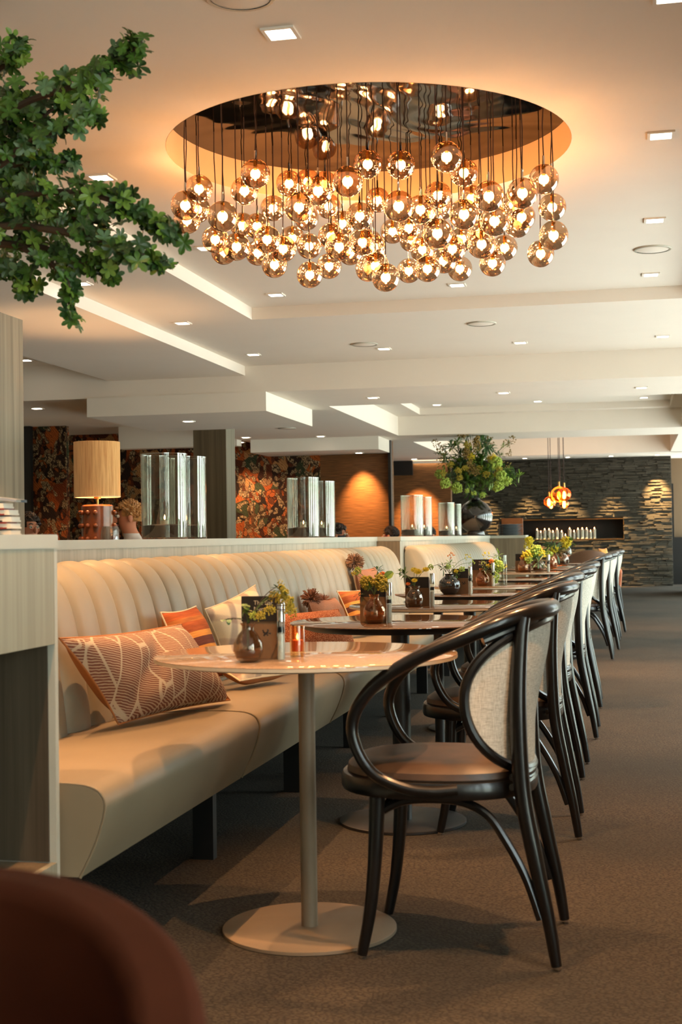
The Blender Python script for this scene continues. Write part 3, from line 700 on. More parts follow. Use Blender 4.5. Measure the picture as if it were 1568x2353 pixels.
bench('second cream channel-back bench beyond the brown block', .183, 10.72, 31, CH, 1.36, (11.2, 12.6, 14.0, 15.4))

# ================================================================ TABLES
def make_table(label, topm, edgem, legm, thick=.012, base=True, dark=False):
    t = empty('round_table', (0, 0, 0), label=label, cat='table', group=None)
    R = .41; zt = .745
    MB().lathe([(0, zt), (R - .004, zt), (R, zt - .002), (R, zt - .004)], 96).build('tabletop', topm, t)
    if dark: prof = [(R, zt - .004), (R - .004, zt - .008), (R - .075, zt - .030), (0, zt - .030)]
    else: prof = [(R, zt - .004), (R, zt - thick), (R - .03, zt - thick - .006), (0, zt - thick - .006)]
    MB().lathe(prof, 96).build('top_edge', edgem, t)
    pr = .0222 if not dark else .034
    MB().lathe([(0, .0), (pr, .0), (pr, zt - .03), (.10 if dark else .07, zt - .024), (0, zt - .02)], 32).build('pedestal', legm, t)
    MB().lathe([(0, 0), (.232, 0), (.235, .002), (.235, .010), (.231, .0125), (.0, .0125)], 80).build('base_plate', legm, t)
    return t
TY = [3.56, 4.96, 6.18, 7.40, 8.62, 9.86, 11.74, 12.80, 13.95, 15.1]
TLAB = ['nearest round table with sand coloured top and sand pedestal', 'second round table, brown glossy top on a thick dark pedestal', 'third round table with a pale edge',
        'fourth round table, dark edged, carrying the round dark jug', 'fifth round table with pale edge, black menu block on it', 'sixth round table with dark edge, nothing on it',
        'seventh round table with pale edge, two leafy vases on it', 'eighth round table, dark edged, almost edge-on', 'ninth round table, pale edge, seen edge-on', 'farthest round table of the row']
ts = make_table(TLAB[0], M['top_sand'], M['edge_sand'], M['steel_sand']); ts.location = (-.87, TY[0], 0)
td = make_table(TLAB[1], M['top_brown'], M['edge_dark'], M['steel_dark'], dark=True); td.location = (-.85, TY[1], 0)
tl = make_table(TLAB[2], M['top_brown'], M['edge_sand'], M['steel_dark']); tl.location = (-.88, TY[2], 0)
for o in (ts, td, tl): o['group'] = 'round tables along the bench'
for i in range(3, 10):
    o = copy_tree(td if i % 2 == 1 else tl); o.location = (-.88 if i < 5 else -.80, TY[i], 0); o['label'] = TLAB[i]

# ================================================================ CHAIRS
def make_chair():
    t = empty('bentwood_armchair', (0, 0, 0))
    R_ = .0145
    # seat ring and cushion, outline in plan
    def outline(s, n=48, front=.26, back=.25, hw=.238):
        o = []
        for k in range(n):
            a = 2 * math.pi * k / n; c, s_ = math.cos(a), math.sin(a)
            x = (back if c > 0 else front) * math.copysign(abs(c) ** .82, c); y = hw * math.copysign(abs(s_) ** .86, s_)
            o.append((x * s - .08, y * s))
        return o
    def slab(levels):
        vs = []; fs = []; n = 48
        for s, z in levels: vs += [(x, y, z) for x, y in outline(s)]
        for j in range(len(levels) - 1):
            for k in range(n): fs.append((j * n + k, j * n + (k + 1) % n, (j + 1) * n + (k + 1) % n, (j + 1) * n + k))
        fs.append(tuple(range(n))[::-1]); fs.append(tuple((len(levels) - 1) * n + k for k in range(n)))
        return MB().add(vs, fs)
    slab([(.93, .405), (.99, .408), (1.0, .415), (1.0, .440), (.985, .449), (.93, .452)]).build('seat_ring', M['bent'], t)
    slab([(.93, .448), (.945, .455), (.93, .470), (.86, .483), (.7, .490), (.4, .494), (.05, .495)]).build('seat_cushion', M['brown_leather'], t)
    # rear posts: splayed leg, upright along the back
    for s in (-1, 1):
        P = spline([(.222, s * .205, .010), (.205, s * .203, .12), (.178, s * .200, .25), (.150, s * .197, .40), (.141, s * .198, .52), (.140, s * .200, .66), (.148, s * .198, .80), (.156, s * .192, .855)], 6)
        rr = [.0135 + .0075 * min(1, i / 14) for i in range(len(P))]; rr = [r if i < len(P) * .66 else r * (1 - .25 * (i - len(P) * .66) / (len(P) * .34)) for i, r in enumerate(rr)]
        MB().tube(P, rr, 12).build('rear_leg', M['bent'], t)
        P = spline([(-.262, s * .190, .010), (-.240, s * .188, .12), (-.226, s * .186, .25), (-.218, s * .184, .405)], 6)
        MB().tube(P, [.0135 + .0075 * i / (len(P) - 1) for i in range(len(P))], 12).build('front_leg', M['bent'], t)
        # side bow brace
        P = spline([(-.214, s * .178, .365), (-.160, s * .174, .392), (-.09, s * .172, .400), (-.01, s * .174, .396), (.055, s * .180, .368), (.100, s * .186, .31), (.150, s * .193, .22), (.186, s * .200, .120)], 6)
        MB().tube(P, .0115, 10).build('bow_brace', M['bent'], t)
        MB().lathe([(0, 0), (.008, 0), (.009, .004), (.009, .012), (0, .012)], 10, (.223, s * .205, 0)).build('glide', M['chrome'], t)
        MB().lathe([(0, 0), (.008, 0), (.009, .004), (.009, .012), (0, .012)], 10, (-.263, s * .190, 0)).build('glide', M['chrome'], t)
    for xa in (-.19, ):
        P = spline([(xa - .02, -.178, .365), (xa, -.13, .395), (xa, 0, .402), (xa, .13, .395), (xa - .02, .178, .365)], 6); MB().tube(P, .0095, 10).build('front_brace', M['bent'], t)
    # top rail and arm loops in one bent rod
    h = [(-.009, .236, .436), (-.07, .247, .432), (-.137, .253, .440), (-.213, .256, .474), (-.256, .257, .54), (-.262, .257, .61), (-.212, .257, .687), (-.111, .256, .754), (.008, .250, .806), (.095, .225, .842), (.165, .165, .862), (.205, .085, .868)]
    P = spline([(x, y, z) for x, y, z in h] + [(.215, 0, .869)] + [(x, -y, z) for x, y, z in h[::-1]], 6)
    m_ = len(P); MB().tube(P, [R_ * (.98 + .48 * math.sin(math.pi * i / (m_ - 1)) ** 3) for i in range(m_)], 14).build('arm_rail', M['bent'], t)
    # oval back frame bent on the back curve
    def bk(u, z, off=0):
        q = min(max((z - .56) / .29, 0), 1); xr = .158 + .048 * q * q * (3 - 2 * q)
        return Vector(((xr - off) * math.cos(u), (.242 - off) * math.sin(u), z))
    cu, cz, au, az = 0, .655, 1.50, .190
    P = [bk(cu + au * math.copysign(abs(math.cos(a)) ** .9, math.cos(a)), cz + az * math.sin(a)) for a in [2 * math.pi * k / 64 for k in range(64)]]
    MB().tube(P, .0135, 10, closed=True).build('back_frame', M['bent'], t)
    vs = []; fs = []; nr = 10; n = 64
    for side, off in ((0, -.004), (1, .010)):
        base = len(vs); vs.append(bk(cu, cz, off))
        for j in range(1, nr + 1):
            for k in range(n):
                a = 2 * math.pi * k / n; q = j / nr * .985; bul = off + (-.004 if side == 0 else .006) * (1 - q * q)
                vs.append(bk(cu + au * q * math.copysign(abs(math.cos(a)) ** .9, math.cos(a)), cz + az * q * math.sin(a), bul))
        for k in range(n):
            k2 = (k + 1) % n; fs.append((base, base + 1 + k, base + 1 + k2) if side else (base, base + 1 + k2, base + 1 + k))
            for j in range(nr - 1):
                a_ = base + 1 + j * n
                q4 = (a_ + k, a_ + n + k, a_ + n + k2, a_ + k2); fs.append(q4 if side else q4[::-1])
    MB().add(vs, fs).build('back_panel', M['linen'], t, angle=60)
    # second rail under the first, joining the posts
    P = spline([(.06, .238, .80), (.140, .188, .832), (.190, .09, .842), (.200, 0, .843), (.190, -.09, .842), (.140, -.188, .832), (.06, -.238, .80)], 6)
    MB().tube(P, .011, 10).build('lower_rail', M['bent'], t)
    for z_ in (.462, .438):
        P = [bk(u, z_, .075) + Vector((.0, 0, 0)) for u in [-1.2 + 2.4 * k / 16 for k in range(17)]]
        P = [Vector((.150 * math.cos(u) ** .6 + .012, .2 * math.sin(u) / math.sin(1.0), z_)) for u in [-.95 + 1.9 * k / 16 for k in range(17)]]
        MB().tube(P, .0085, 8).build('seat_back_rail', M['bent'], t)
    return t
CY = [(3.53, -.42), (4.96, -.425), (6.13, -.445), (7.30, -.42), (8.55, -.43), (11.77, -.40), (12.77, -.365), (13.9, -.36), (15.05, -.315)]
CLAB = ['nearest black bentwood armchair with cream oval back, in full view', 'second black bentwood armchair from the camera', 'third black bentwood armchair from the camera', 'fourth black bentwood armchair from the camera',
        'fifth black bentwood armchair, last of the near group', 'first black bentwood armchair after the gap, its oval back fully visible', 'second black bentwood armchair after the gap', 'third black bentwood armchair after the gap', 'last black bentwood armchair at the far end of the row']
c0 = make_chair()
for i, (y, x) in enumerate(CY):
    o = c0 if i == 0 else copy_tree(c0)
    o.location = (x, y, 0); tag(o, CLAB[i], 'chair', 'black bentwood armchairs along the tables')
    o.rotation_euler[2] = (0, .02, -.02, .0, .02, 0.0, .03, -.02, .02)[i]

# ================================================================ PILLOWS
def pillow(D, C, A, mat, backmat, label, thick=.075, group='scatter cushions on the bench', cat='cushion', seed=0, name='scatter_cushion', crease=0.0, lean=0.0):
    D, C, A = Vector(D), Vector(C), Vector(A)
    u = (C - D); w = u.length; u.normalize(); v = A - D; shr = v.dot(u) * lean; v = v - u * v.dot(u); h = v.length; v.normalize(); nrm = u.cross(v)
    if nrm.z < 0 and abs(nrm.z) > .2: nrm = -nrm
    cen = D + u * w / 2 + v * h / 2 + u * shr / 2
    sg = [1]
    rr = random.Random(seed); n = 22
    def sheet(sgn):
        vs = []; fs = []
        for j in range(n + 1):
            for i in range(n + 1):
                a, b = -1 + 2 * i / n, -1 + 2 * j / n
                e = (1 - abs(a) ** 2.4) * (1 - abs(b) ** 2.4)
                pin = 1 - .07 * (1 - abs(b) ** 2) * (abs(a) ** 3); pin2 = 1 - .07 * (1 - abs(a) ** 2) * (abs(b) ** 3)
                z = sgn * thick * max(e, 0) ** .55 * (1 + .08 * math.sin(5 * a + seed) * math.sin(4 * b + seed))
                z += crease * math.exp(-((a * .8 - b * .6 + .25) / .13) ** 2) * -sgn * max(e, 0) ** .5
                vs.append((a * pin * w / 2 + sg[0] * b * shr / 2, b * pin2 * h / 2, z))
        for j in range(n):
            for i in range(n):
                q = (j * (n + 1) + i, j * (n + 1) + i + 1, (j + 1) * (n + 1) + i + 1, (j + 1) * (n + 1) + i)
                fs.append(q if sgn > 0 else q[::-1])
        return MB().add(vs, fs)
    o = empty(name, (0, 0, 0), label=label, cat=cat, group=group)
    side = nrm if nrm.dot(Vector((.9, -.8, .2))) > 0 else -nrm
    if side != nrm: u2 = -u; sg[0] = -1
    else: u2 = u
    z_ = u2.cross(v)
    Mx = Matrix(((u2.x, v.x, z_.x, cen.x), (u2.y, v.y, z_.y, cen.y), (u2.z, v.z, z_.z, cen.z), (0, 0, 0, 1)))
    o.matrix_world = Mx
    sheet(1).build('front_cover', mat, o, angle=80); sheet(-1).build('back_cover', backmat, o, angle=80)
    ed = []
    for k in range(4 * n):
        s_, t_ = divmod(k, n); q = -1 + 2 * t_ / n
        a, b = ((q, -1), (1, q), (-q, 1), (-1, -q))[s_]
        pin = 1 - .07 * (1 - abs(b) ** 2) * (abs(a) ** 3); pin2 = 1 - .07 * (1 - abs(a) ** 2) * (abs(b) ** 3)
        ed.append((a * pin * w / 2 + sg[0] * b * shr / 2, b * pin2 * h / 2, 0))
    MB().tube(ed, .0035, 6, closed=True).build('piping', M['piping'] if mat in (M['f_plaid'], M['f_kilim']) else backmat, o)
    return o
pillow((-1.575, 3.97, .486), (-1.40, 4.585, .490), (-1.70, 3.80, .765), M['f_stripe'], M['f_back'], 'large terracotta and cream striped cushion at the near end of the bench', .105, seed=1, crease=.035, lean=.95)
pillow((-1.60, 4.74, .515), (-1.575, 5.08, .52), (-1.715, 4.70, .79), M['f_kilim'], M['f_back'], 'orange kilim cushion tucked behind the large striped one', .06, seed=2)
pillow((-1.615, 5.27, .515), (-1.50, 5.62, .60), (-1.700, 5.235, .775), M['f_plaid'], M['f_plaid'], 'brightly lit cream plaid cushion leaning on the bench back', .06, seed=3)
pillow((-1.48, 4.98, .515), (-1.36, 5.26, .515), (-1.60, 5.02, .56), M['f_plaid'], M['f_back'], 'cream and tan cushion lying flat under the edge of the nearest table', .045, seed=4)
pillow((-1.58, 5.98, .515), (-1.34, 6.55, .515), (-1.70, 5.98, .70), M['f_boucle'], M['f_boucle'], 'rust boucle cushion behind the second table', .08, seed=5)
fp = pillow((-1.62, 6.98, .515), (-1.55, 7.32, .52), (-1.70, 6.95, .72), M['f_brown'], M['f_brown'], 'brown knitted cushion with a fringed tassel corner', .07, seed=6)
pillow((-1.60, 7.72, .51), (-1.47, 8.12, .51), (-1.70, 7.76, .745), M['f_kilim'], M['f_back'], 'orange and black banded kilim cushion behind the third table', .065, seed=7)
dp = pillow((-1.64, 8.42, .52), (-1.58, 8.80, .52), (-1.735, 8.42, .86), M['f_brown'], M['f_brown'], 'tall dark brown cushion topped with a dried pompom', .06, seed=8)
def pompom(parent, loc, r, n, mat, name='tassel', down=0):
    rr = random.Random(int(r * 1e4)); m = MB()
    for k in range(n):
        d = Vector((rr.gauss(0, 1), rr.gauss(0, 1), rr.gauss(0, 1) + down)).normalized()
        p = Vector((0, 0, 0)); q = d * r * rr.uniform(.75, 1.05)
        s = d.orthogonal().normalized() * r * .06; s2 = d.cross(s)
        m.add([p + s, p + s2, p - s, q + s * .6, q - s * .6, q + s2 * .8], [(0, 1, 5, 3), (1, 2, 4, 5), (2, 0, 3, 4), (3, 5, 4)])
    o = m.build(name, mat, None, smooth=False); o.location = loc
    if parent:
        o.parent = parent; o.matrix_parent_inverse = Matrix.Identity(4)
        o.location = parent.matrix_world.inverted() @ Vector(loc)
    return o
bpy.context.view_layer.update()
pompom(fp, (-1.69, 7.05, .735), .062, 260, M['f_brown']); pompom(fp, (-1.66, 7.22, .715), .045, 160, M['f_brown'])
pompom(dp, (-1.75, 8.52, .90), .065, 300, simple('dry_thistle', rgb(150, 116, 90), .9))
pillow((-1.38, 11.2, .515), (-1.30, 11.55, .515), (-1.50, 11.2, .70), M['f_pink'], M['f_pink'], 'salmon pink cushion on the far bench behind the dark jug', .07, seed=9)
pillow((-1.38, 13.0, .515), (-1.30, 13.4, .515), (-1.50, 13.0, .72), M['f_pink'], M['f_pink'], 'salmon pink cushion on the far bench beside the menu block', .07, seed=10)
pillow((-1.38, 11.75, .515), (-1.30, 12.05, .515), (-1.50, 11.75, .68), M['f_brown'], M['f_brown'], 'small rust brown cushion on the far bench', .06, seed=11)

# ================================================================ FLOWERS
rf = random.Random(11)
def leaf_blade(m, p, d, up, L, w, fold=.25, n=3):
    d = d.normalized(); s = d.cross(up)
    if s.length < 1e-4: s = d.orthogonal()
    s.normalize(); nn = s.cross(d).normalized(); rows = []
    prof = (0.10, .55, .92, 1.0, .55) if L > 1e9 else (0.10, .46, .90, 1.0, 0.40); vs = []
    for i, q in enumerate(prof):
        t = i / (len(prof) - 1); c = p + d * L * t - nn * L * .25 * t * t
        vs += [c - s * w * q * .5 + nn * w * fold * q, c, c + s * w * q * .5 + nn * w * fold * q]
    fs = []
    for i in range(len(prof) - 1):
        a = i * 3; fs += [(a, a + 1, a + 4, a + 3), (a + 1, a + 2, a + 5, a + 4)]
    m.add(vs, fs)
def umbel(m, c, r, n, s, flat=.5, rr=rf):
    for k in range(n):
        d = Vector((rr.gauss(0, 1), rr.gauss(0, 1), rr.gauss(0, 1) * flat + .2)).normalized() * r * rr.uniform(.55, 1)
        q = c + d
        oc = [(q.x + s, q.y, q.z), (q.x - s, q.y, q.z), (q.x, q.y + s, q.z), (q.x, q.y - s, q.z), (q.x, q.y, q.z + s), (q.x, q.y, q.z - s)]
        m.add(oc, [(0, 2, 4), (2, 1, 4), (1, 3, 4), (3, 0, 4), (2, 0, 5), (1, 2, 5), (3, 1, 5), (0, 3, 5)])
def daisy(m, c, r, d):
    d = d.normalized(); a = d.orthogonal().normalized(); b = d.cross(a)
    for ring, (n, rr_, lift) in enumerate(((16, 1, .15), (14, .75, .4), (10, .45, .7))):
        for k in range(n):
            t = 2 * math.pi * (k + .5 * ring) / n; o = (a * math.cos(t) + b * math.sin(t)); s = d.cross(o)
            tip = c + o * r * rr_ + d * r * lift * .6; mid = c + o * r * rr_ * .6 + d * r * lift * .4
            m.add([c, mid + s * r * .12, tip, mid - s * r * .12], [(0, 1, 2), (0, 2, 3)])
def bouquet(base, neck, items, label, leaves=(), cat='flowers', group='flowers in the table vases', name='flower_arrangement'):
    """items: (kind, point, size, material, stem material)"""
    o = empty(name, base, label=label, cat=cat, group=group); B = Vector(base); Nk = Vector(neck) - B
    for kind, p, r, mt, sm in items:
        p = Vector(p) - B; mid = Nk + (p - Nk) * .5 + Vector((0, 0, .15 * (p - Nk).length))
        if kind == 'droop': mid = Nk + (p - Nk) * .4 + Vector((0, 0, .35 * (p - Nk).length))
        P = spline([(0, 0, .012), tuple(Nk), tuple(mid), tuple(p)], 4)
        MB().tube(P, max(.0011, r * .028), 5).build('flower_stem', M[sm], o)
        m = MB()
        if kind in ('umbel', 'droop'): umbel(m, p, r, int(70), r * .17, .7)
        elif kind == 'ball': umbel(m, p, r, 130, r * .2, 1.0)
        elif kind == 'dot': umbel(m, p, r, 14, r * .16, 1.2)
        elif kind == 'plume':
            for q in range(5): umbel(m, p + Vector((rf.uniform(-.3, .3) * r, rf.uniform(-.3, .3) * r, (q - 2) * r * .5)), r * (1 - .14 * q), 34, r * .16, .8)
        elif kind == 'daisy': daisy(m, p, r, Vector((.1, -.6, .8)))
        elif kind == 'sprig':
            for q in range(16):
                d = Vector((rf.gauss(0, 1), rf.gauss(0, 1), rf.gauss(0, .8) + .5)); leaf_blade(m, p + d * r * .15 * rf.random(), d, Vector((0, 0, 1)), r * rf.uniform(.6, 1.1), r * .22)
        elif kind == 'round':
            for q in range(7):
                c_ = mid + (p - mid) * (q / 6); d = Vector((rf.gauss(0, 1), rf.gauss(0, 1), rf.gauss(0, .6)))
                leaf_blade(m, c_, d, Vector((0, 0, 1)), r * .9, r * .85, .1)
        elif kind == 'blade': leaf_blade(m, mid, p - mid + Vector((0, 0, .001)), Vector((0, -1, .2)), (p - mid).length * 1.2, r)
        m.build('leaf_sprig' if kind in ('sprig', 'round', 'blade') else 'flower_head', (M[mt] if isinstance(mt, str) else mt), o, smooth=False)
    return o
LF = M['leaf']
def vase(kind, loc, s, mat, label, group='small vases on the tables'):
    P = {'pear': [(0, .004), (.020, 0), (.030, .008), (.038, .028), (.037, .048), (.026, .068), (.016, .080), (.0155, .090), (.020, .098), (.0185, .098), (.0145, .089), (.015, .080), (.025, .066), (.0355, .046), (.036, .028), (.028, .010), (0, .008)],
         'jar': [(0, .004), (.024, 0), (.034, .012), (.037, .032), (.033, .052), (.022, .066), (.020, .074), (.027, .088), (.0255, .088), (.0185, .074), (.0205, .066), (.031, .050), (.0355, .032), (.032, .013), (0, .008)],
         'jug': [(0, .003), (.030, 0), (.046, .016), (.055, .040), (.050, .064), (.032, .082), (.022, .088), (.0215, .096), (.026, .100), (.0245, .100), (.02, .096), (.021, .088), (0, .08)]}[kind]
    o = empty('vase', loc, label=label, cat='vase', group=group)
    MB().lathe([(r * s, z * s) for r, z in P], 40).build('vase_body', mat, o, angle=60)
    if kind != 'jug':
        MB().lathe([(0, .010 * s), (.030 * s, .012 * s), (.0335 * s, .03 * s), (0, .0305 * s)], 24).build('water', simple('dark_water_%d' % int(loc[1] * 100), rgb(110, 62, 30), .1), o)
    return o
def shaker(loc, label, s=1.0):
    o = empty('salt_mill', loc, label=label, cat='salt mill', group='slim glass salt mills')
    MB().lathe([(0, 0), (.0085 * s, 0), (.0085 * s, .066), (0, .066)], 20).build('salt', M['salt'], o)
    MB().lathe([(.0105 * s, 0), (.0105 * s, .098), (.0098 * s, .098), (.0098 * s, .001)], 24).build('glass_tube', M['glass'], o)
    MB().lathe([(0, .070), (.0094 * s, .070), (.0094 * s, .084), (0, .084)], 20).build('grinder', M['black'], o)
    MB().lathe([(0, .098), (.011 * s, .098), (.011 * s, .142), (.0095 * s, .146), (0, .147)], 24).build('cap', M['chrome'], o)
    return o
def text_obj(name, body, size, mat, parent, loc, rot):
    c = bpy.data.curves.new(name, 'FONT'); c.body = body; c.size = size; c.extrude = .0002; c.align_x = 'LEFT'
    tmp = bpy.data.objects.new(name, c); me = bpy.data.meshes.new_from_object(tmp); bpy.data.objects.remove(tmp); me.materials.clear(); me.materials.append(mat)
    o = bpy.data.objects.new(name, me); COL.objects.link(o); o.parent = parent; o.location = loc; o.rotation_euler = rot
    return o
def menu_box(cx, cy, w, h, label, style='kraft', z=.745):
    o = empty('menu_block', (cx, cy, z), label=label, cat='menu holder', group='menu blocks on the tables')
    d = .052
    MB().box(-w / 2, w / 2, -d / 2, d / 2, 0, h * .62, .001).build('box', M['kraft'], o, smooth=False)
    for k in range(5):
        y = -d / 2 + .004 + k * .0105
        MB().box(-w / 2 + .002, w / 2 - .002, y, y + .004, .004, h - .004 * k).build('menu_card', M['card_black'] if k == 0 else (M['kraft'], M['white'], M['card_black'], M['white'])[k - 1], o, smooth=False)
    if style == 'black':
        MB().box(-w / 2 - .001, w / 2 + .001, -d / 2 - .003, -d / 2, h * .60, h).build('cover_card', M['card_black'], o, smooth=False)
        text_obj('menu_title', 'The Bar\nMenu', .016, M['print'], o, (-w * .18, -d / 2 - .0035, h - .022), (math.pi / 2, 0, 0))
        yf = -d / 2 - .0010
    else: yf = -d / 2 - .001
    m = MB()
    for q in range(9):
        leaf_blade(m, Vector((w * (.10 + .04 * (q % 3)), yf, h * .42)), Vector((math.cos(q * .75), 0, math.sin(q * .75))), Vector((0, -1, 0)), .020, .006, .02)
    m.build('printed_leaves', M['card_black'], o, smooth=False)
    return o
ZT = .7455
# table 1
menu_box(-.945, 3.405, .100, .163, 'black and brown menu block on the nearest table, behind the smoky vase', 'black')
vase('pear', (-.957, 3.300, ZT), 1.0, M['vase_smoke'], 'smoky pear shaped glass vase on the nearest table')
shaker((-.889, 3.37, ZT), 'glass salt mill on the nearest table beside the amber candle')
tb = empty('tea_light_glass', (-.872, 3.475, ZT), label='amber glass tumbler with a lit tea light on the nearest table', cat='candle holder')
MB().lathe([(0, .012), (.0165, .012), (.0185, .080), (.0200, .080), (.0195, 0), (0, 0)], 32).build('tumbler', M['amber'], tb, angle=60)
MB().lathe([(0, .013), (.0155, .013), (.0162, .042), (0, .042)], 24).build('candle', simple('amber_wax', rgb(220, 120, 40), .4), tb)
MB().lathe([(0, .043), (.0025, .046), (.003, .051), (0, .060)], 8).build('flame', M['flame'], tb)
def P3(px, py, Y): return tuple(at(px, py, Y=Y))
bouquet((-.957, 3.300, ZT + .008), (-.957, 3.300, ZT + .095), [
    ('plume', P3(652, 1368, 3.31), .019, 'mustard', 'stem'), ('plume', P3(666, 1392, 3.27), .017, 'mustard', 'stem'), ('umbel', P3(631, 1370, 3.33), .016, 'mustard', 'gstem'),
    ('umbel', P3(620, 1402, 3.27), .015, 'mustard', 'gstem'), ('umbel', P3(600, 1416, 3.26), .014, 'mustard', 'gstem'), ('umbel', P3(582, 1415, 3.28), .012, 'lime', 'gstem'),
    ('sprig', P3(641, 1357, 3.30), .026, LF[0], 'gstem'), ('round', P3(516, 1424, 3.27), .017, LF[3], 'stem'), ('round', P3(560, 1392, 3.29), .020, LF[1], 'gstem'),
    ('umbel', P3(668, 1402, 3.35), .014, 'mustard', 'stem'), ('dot', P3(646, 1342, 3.33), .014, 'mustard', 'stem')], 'mustard yellow flowers and round leaves in the smoky vase nearest the camera')
# table 2
menu_box(-.935, 4.90, .098, .150, 'brown kraft menu block on the second table')
vase('pear', (-.917, 4.805, ZT), 1.08, M['vase_amber'], 'amber brown pear vase on the second table')
shaker((-.872, 4.86, ZT), 'glass salt mill on the second table')
bouquet((-.917, 4.805, ZT + .008), (-.917, 4.805, ZT + .10), [
    ('ball', P3(843, 1339, 4.80), .026, 'mustard', 'gstem'), ('ball', P3(873, 1336, 4.78), .027, 'mustard', 'gstem'), ('umbel', P3(880, 1350, 4.77), .020, 'mustard', 'gstem'),
    ('umbel', P3(822, 1312, 4.83), .016, 'lime', 'gstem'), ('umbel', P3(812, 1318, 4.82), .010, 'yellow', 'gstem'), ('blade', P3(898, 1318, 4.80), .030, LF[2], 'gstem'),
    ('sprig', P3(868, 1312, 4.83), .026, LF[3], 'gstem'), ('sprig', P3(850, 1352, 4.79), .028, LF[1], 'gstem'), ('daisy', P3(879, 1318, 4.86), .014, 'orange_fl', 'gstem'),
    ('sprig', P3(826, 1368, 4.80), .022, LF[0], 'stem')], 'dense ochre flower heads with a pointed leaf on the second table')
# table 3
menu_box(-.955, 6.07, .110, .130, 'brown kraft menu block on the third table')
vase('jar', (-.955, 5.965, ZT), 1.06, M['vase_smoke'], 'smoky jar with a flared neck on the third table')
shaker((-.884, 6.03, ZT), 'glass salt mill on the third table')
bouquet((-.955, 5.965, ZT + .008), (-.955, 5.965, ZT + .09), [
    ('daisy', P3(961, 1314, 5.95), .024, 'yellow', 'gstem'), ('daisy', P3(979, 1309, 5.96), .020, 'yellow', 'gstem'), ('daisy', P3(953, 1334, 5.92), .016, 'yellow', 'gstem'),
    ('daisy', P3(952, 1310, 5.98), .020, 'yellow', 'gstem'), ('sprig', P3(930, 1322, 5.96), .036, LF[1], 'gstem'), ('sprig', P3(920, 1314, 5.98), .022, LF[2], 'gstem'), ('daisy', P3(938, 1342, 5.95), .013, 'orange_fl', 'gstem')],
    'bright yellow chrysanthemums on the third table')
# table 4
menu_box(-.915, 7.36, .100, .135, 'brown kraft menu block on the fourth table')
vase('jug', (-.968, 7.25, ZT), 1.10, M['black_glaze'], 'round dark glazed jug on the fourth table')
shaker((-.862, 7.30, ZT), 'glass salt mill on the fourth table')
bouquet((-.968, 7.25, ZT + .01), (-.968, 7.25, ZT + .108), [
    ('droop', P3(990, 1303, 7.24), .018, 'lime', 'stem'), ('sprig', P3(1018, 1306, 7.22), .040, LF[3], 'gstem'), ('sprig', P3(1034, 1296, 7.27), .036, LF[2], 'gstem'), ('dot', P3(1036, 1276, 7.28), .024, 'orange_fl', 'stem'),
    ('umbel', P3(1030, 1303, 7.22), .018, 'lime', 'gstem'), ('umbel', P3(1048, 1313, 7.21), .014, 'yellow', 'gstem'), ('umbel', P3(1062, 1308, 7.23), .018, 'lime', 'gstem'), ('dot', P3(1076, 1281, 7.3), .022, 'yellow', 'gstem'),
    ('dot', P3(1084, 1293, 7.28), .022, 'lime', 'gstem'), ('sprig', P3(1050, 1322, 7.2), .026, LF[1], 'gstem')], 'wispy green and yellow stems spilling from the dark jug')
# table 5
menu_box(-.925, 8.52, .125, .165, 'black printed menu block on the fifth table', 'black')
vase('pear', (-.918, 8.42, ZT), 1.12, M['vase_amber'], 'amber vase in front of the black menu block')
gl = empty('glass_cylinder', (-.800, 8.46, ZT), label='tall clear glass cylinder filled with hydrangea on the fifth table', cat='vase', group='small vases on the tables')
MB().lathe([(0, .003), (.030, .003), (.030, .19), (.032, .19), (.032, 0), (0, 0)], 32).build('cylinder', M['glass'], gl, angle=60)
bouquet((-.800, 8.46, ZT + .006), (-.800, 8.46, ZT + .12), [
    ('ball', P3(1143, 1300, 8.42), .040, 'lime', 'gstem'), ('umbel', P3(1139, 1323, 8.40), .032, 'lime', 'gstem'), ('umbel', P3(1138, 1337, 8.41), .022, 'lime', 'gstem'), ('dot', P3(1119, 1276, 8.46), .030, 'yellow', 'gstem'),
    ('umbel', P3(1150, 1304, 8.40), .026, 'lime', 'gstem'), ('dot', P3(1160, 1300, 8.44), .020, 'yellow', 'gstem'), ('sprig', P3(1146, 1277, 8.46), .042, LF[2], 'gstem'), ('umbel', P3(1130, 1290, 8.40), .018, 'orange_fl', 'gstem')],
    'lime green hydrangea trailing out of the clear glass cylinder')
bouquet((-.918, 8.42, ZT + .008), (-.918, 8.42, ZT + .105), [('sprig', P3(1118, 1312, 8.39), .034, LF[3], 'gstem'), ('dot', P3(1112, 1296, 8.4), .022, 'lime', 'gstem'), ('umbel', P3(1122, 1300, 8.4), .013, 'yellow', 'gstem')], 'small grey-green sprigs in front of the black menu block')
shaker((-.846, 8.38, ZT), 'glass salt mill on the fifth table')
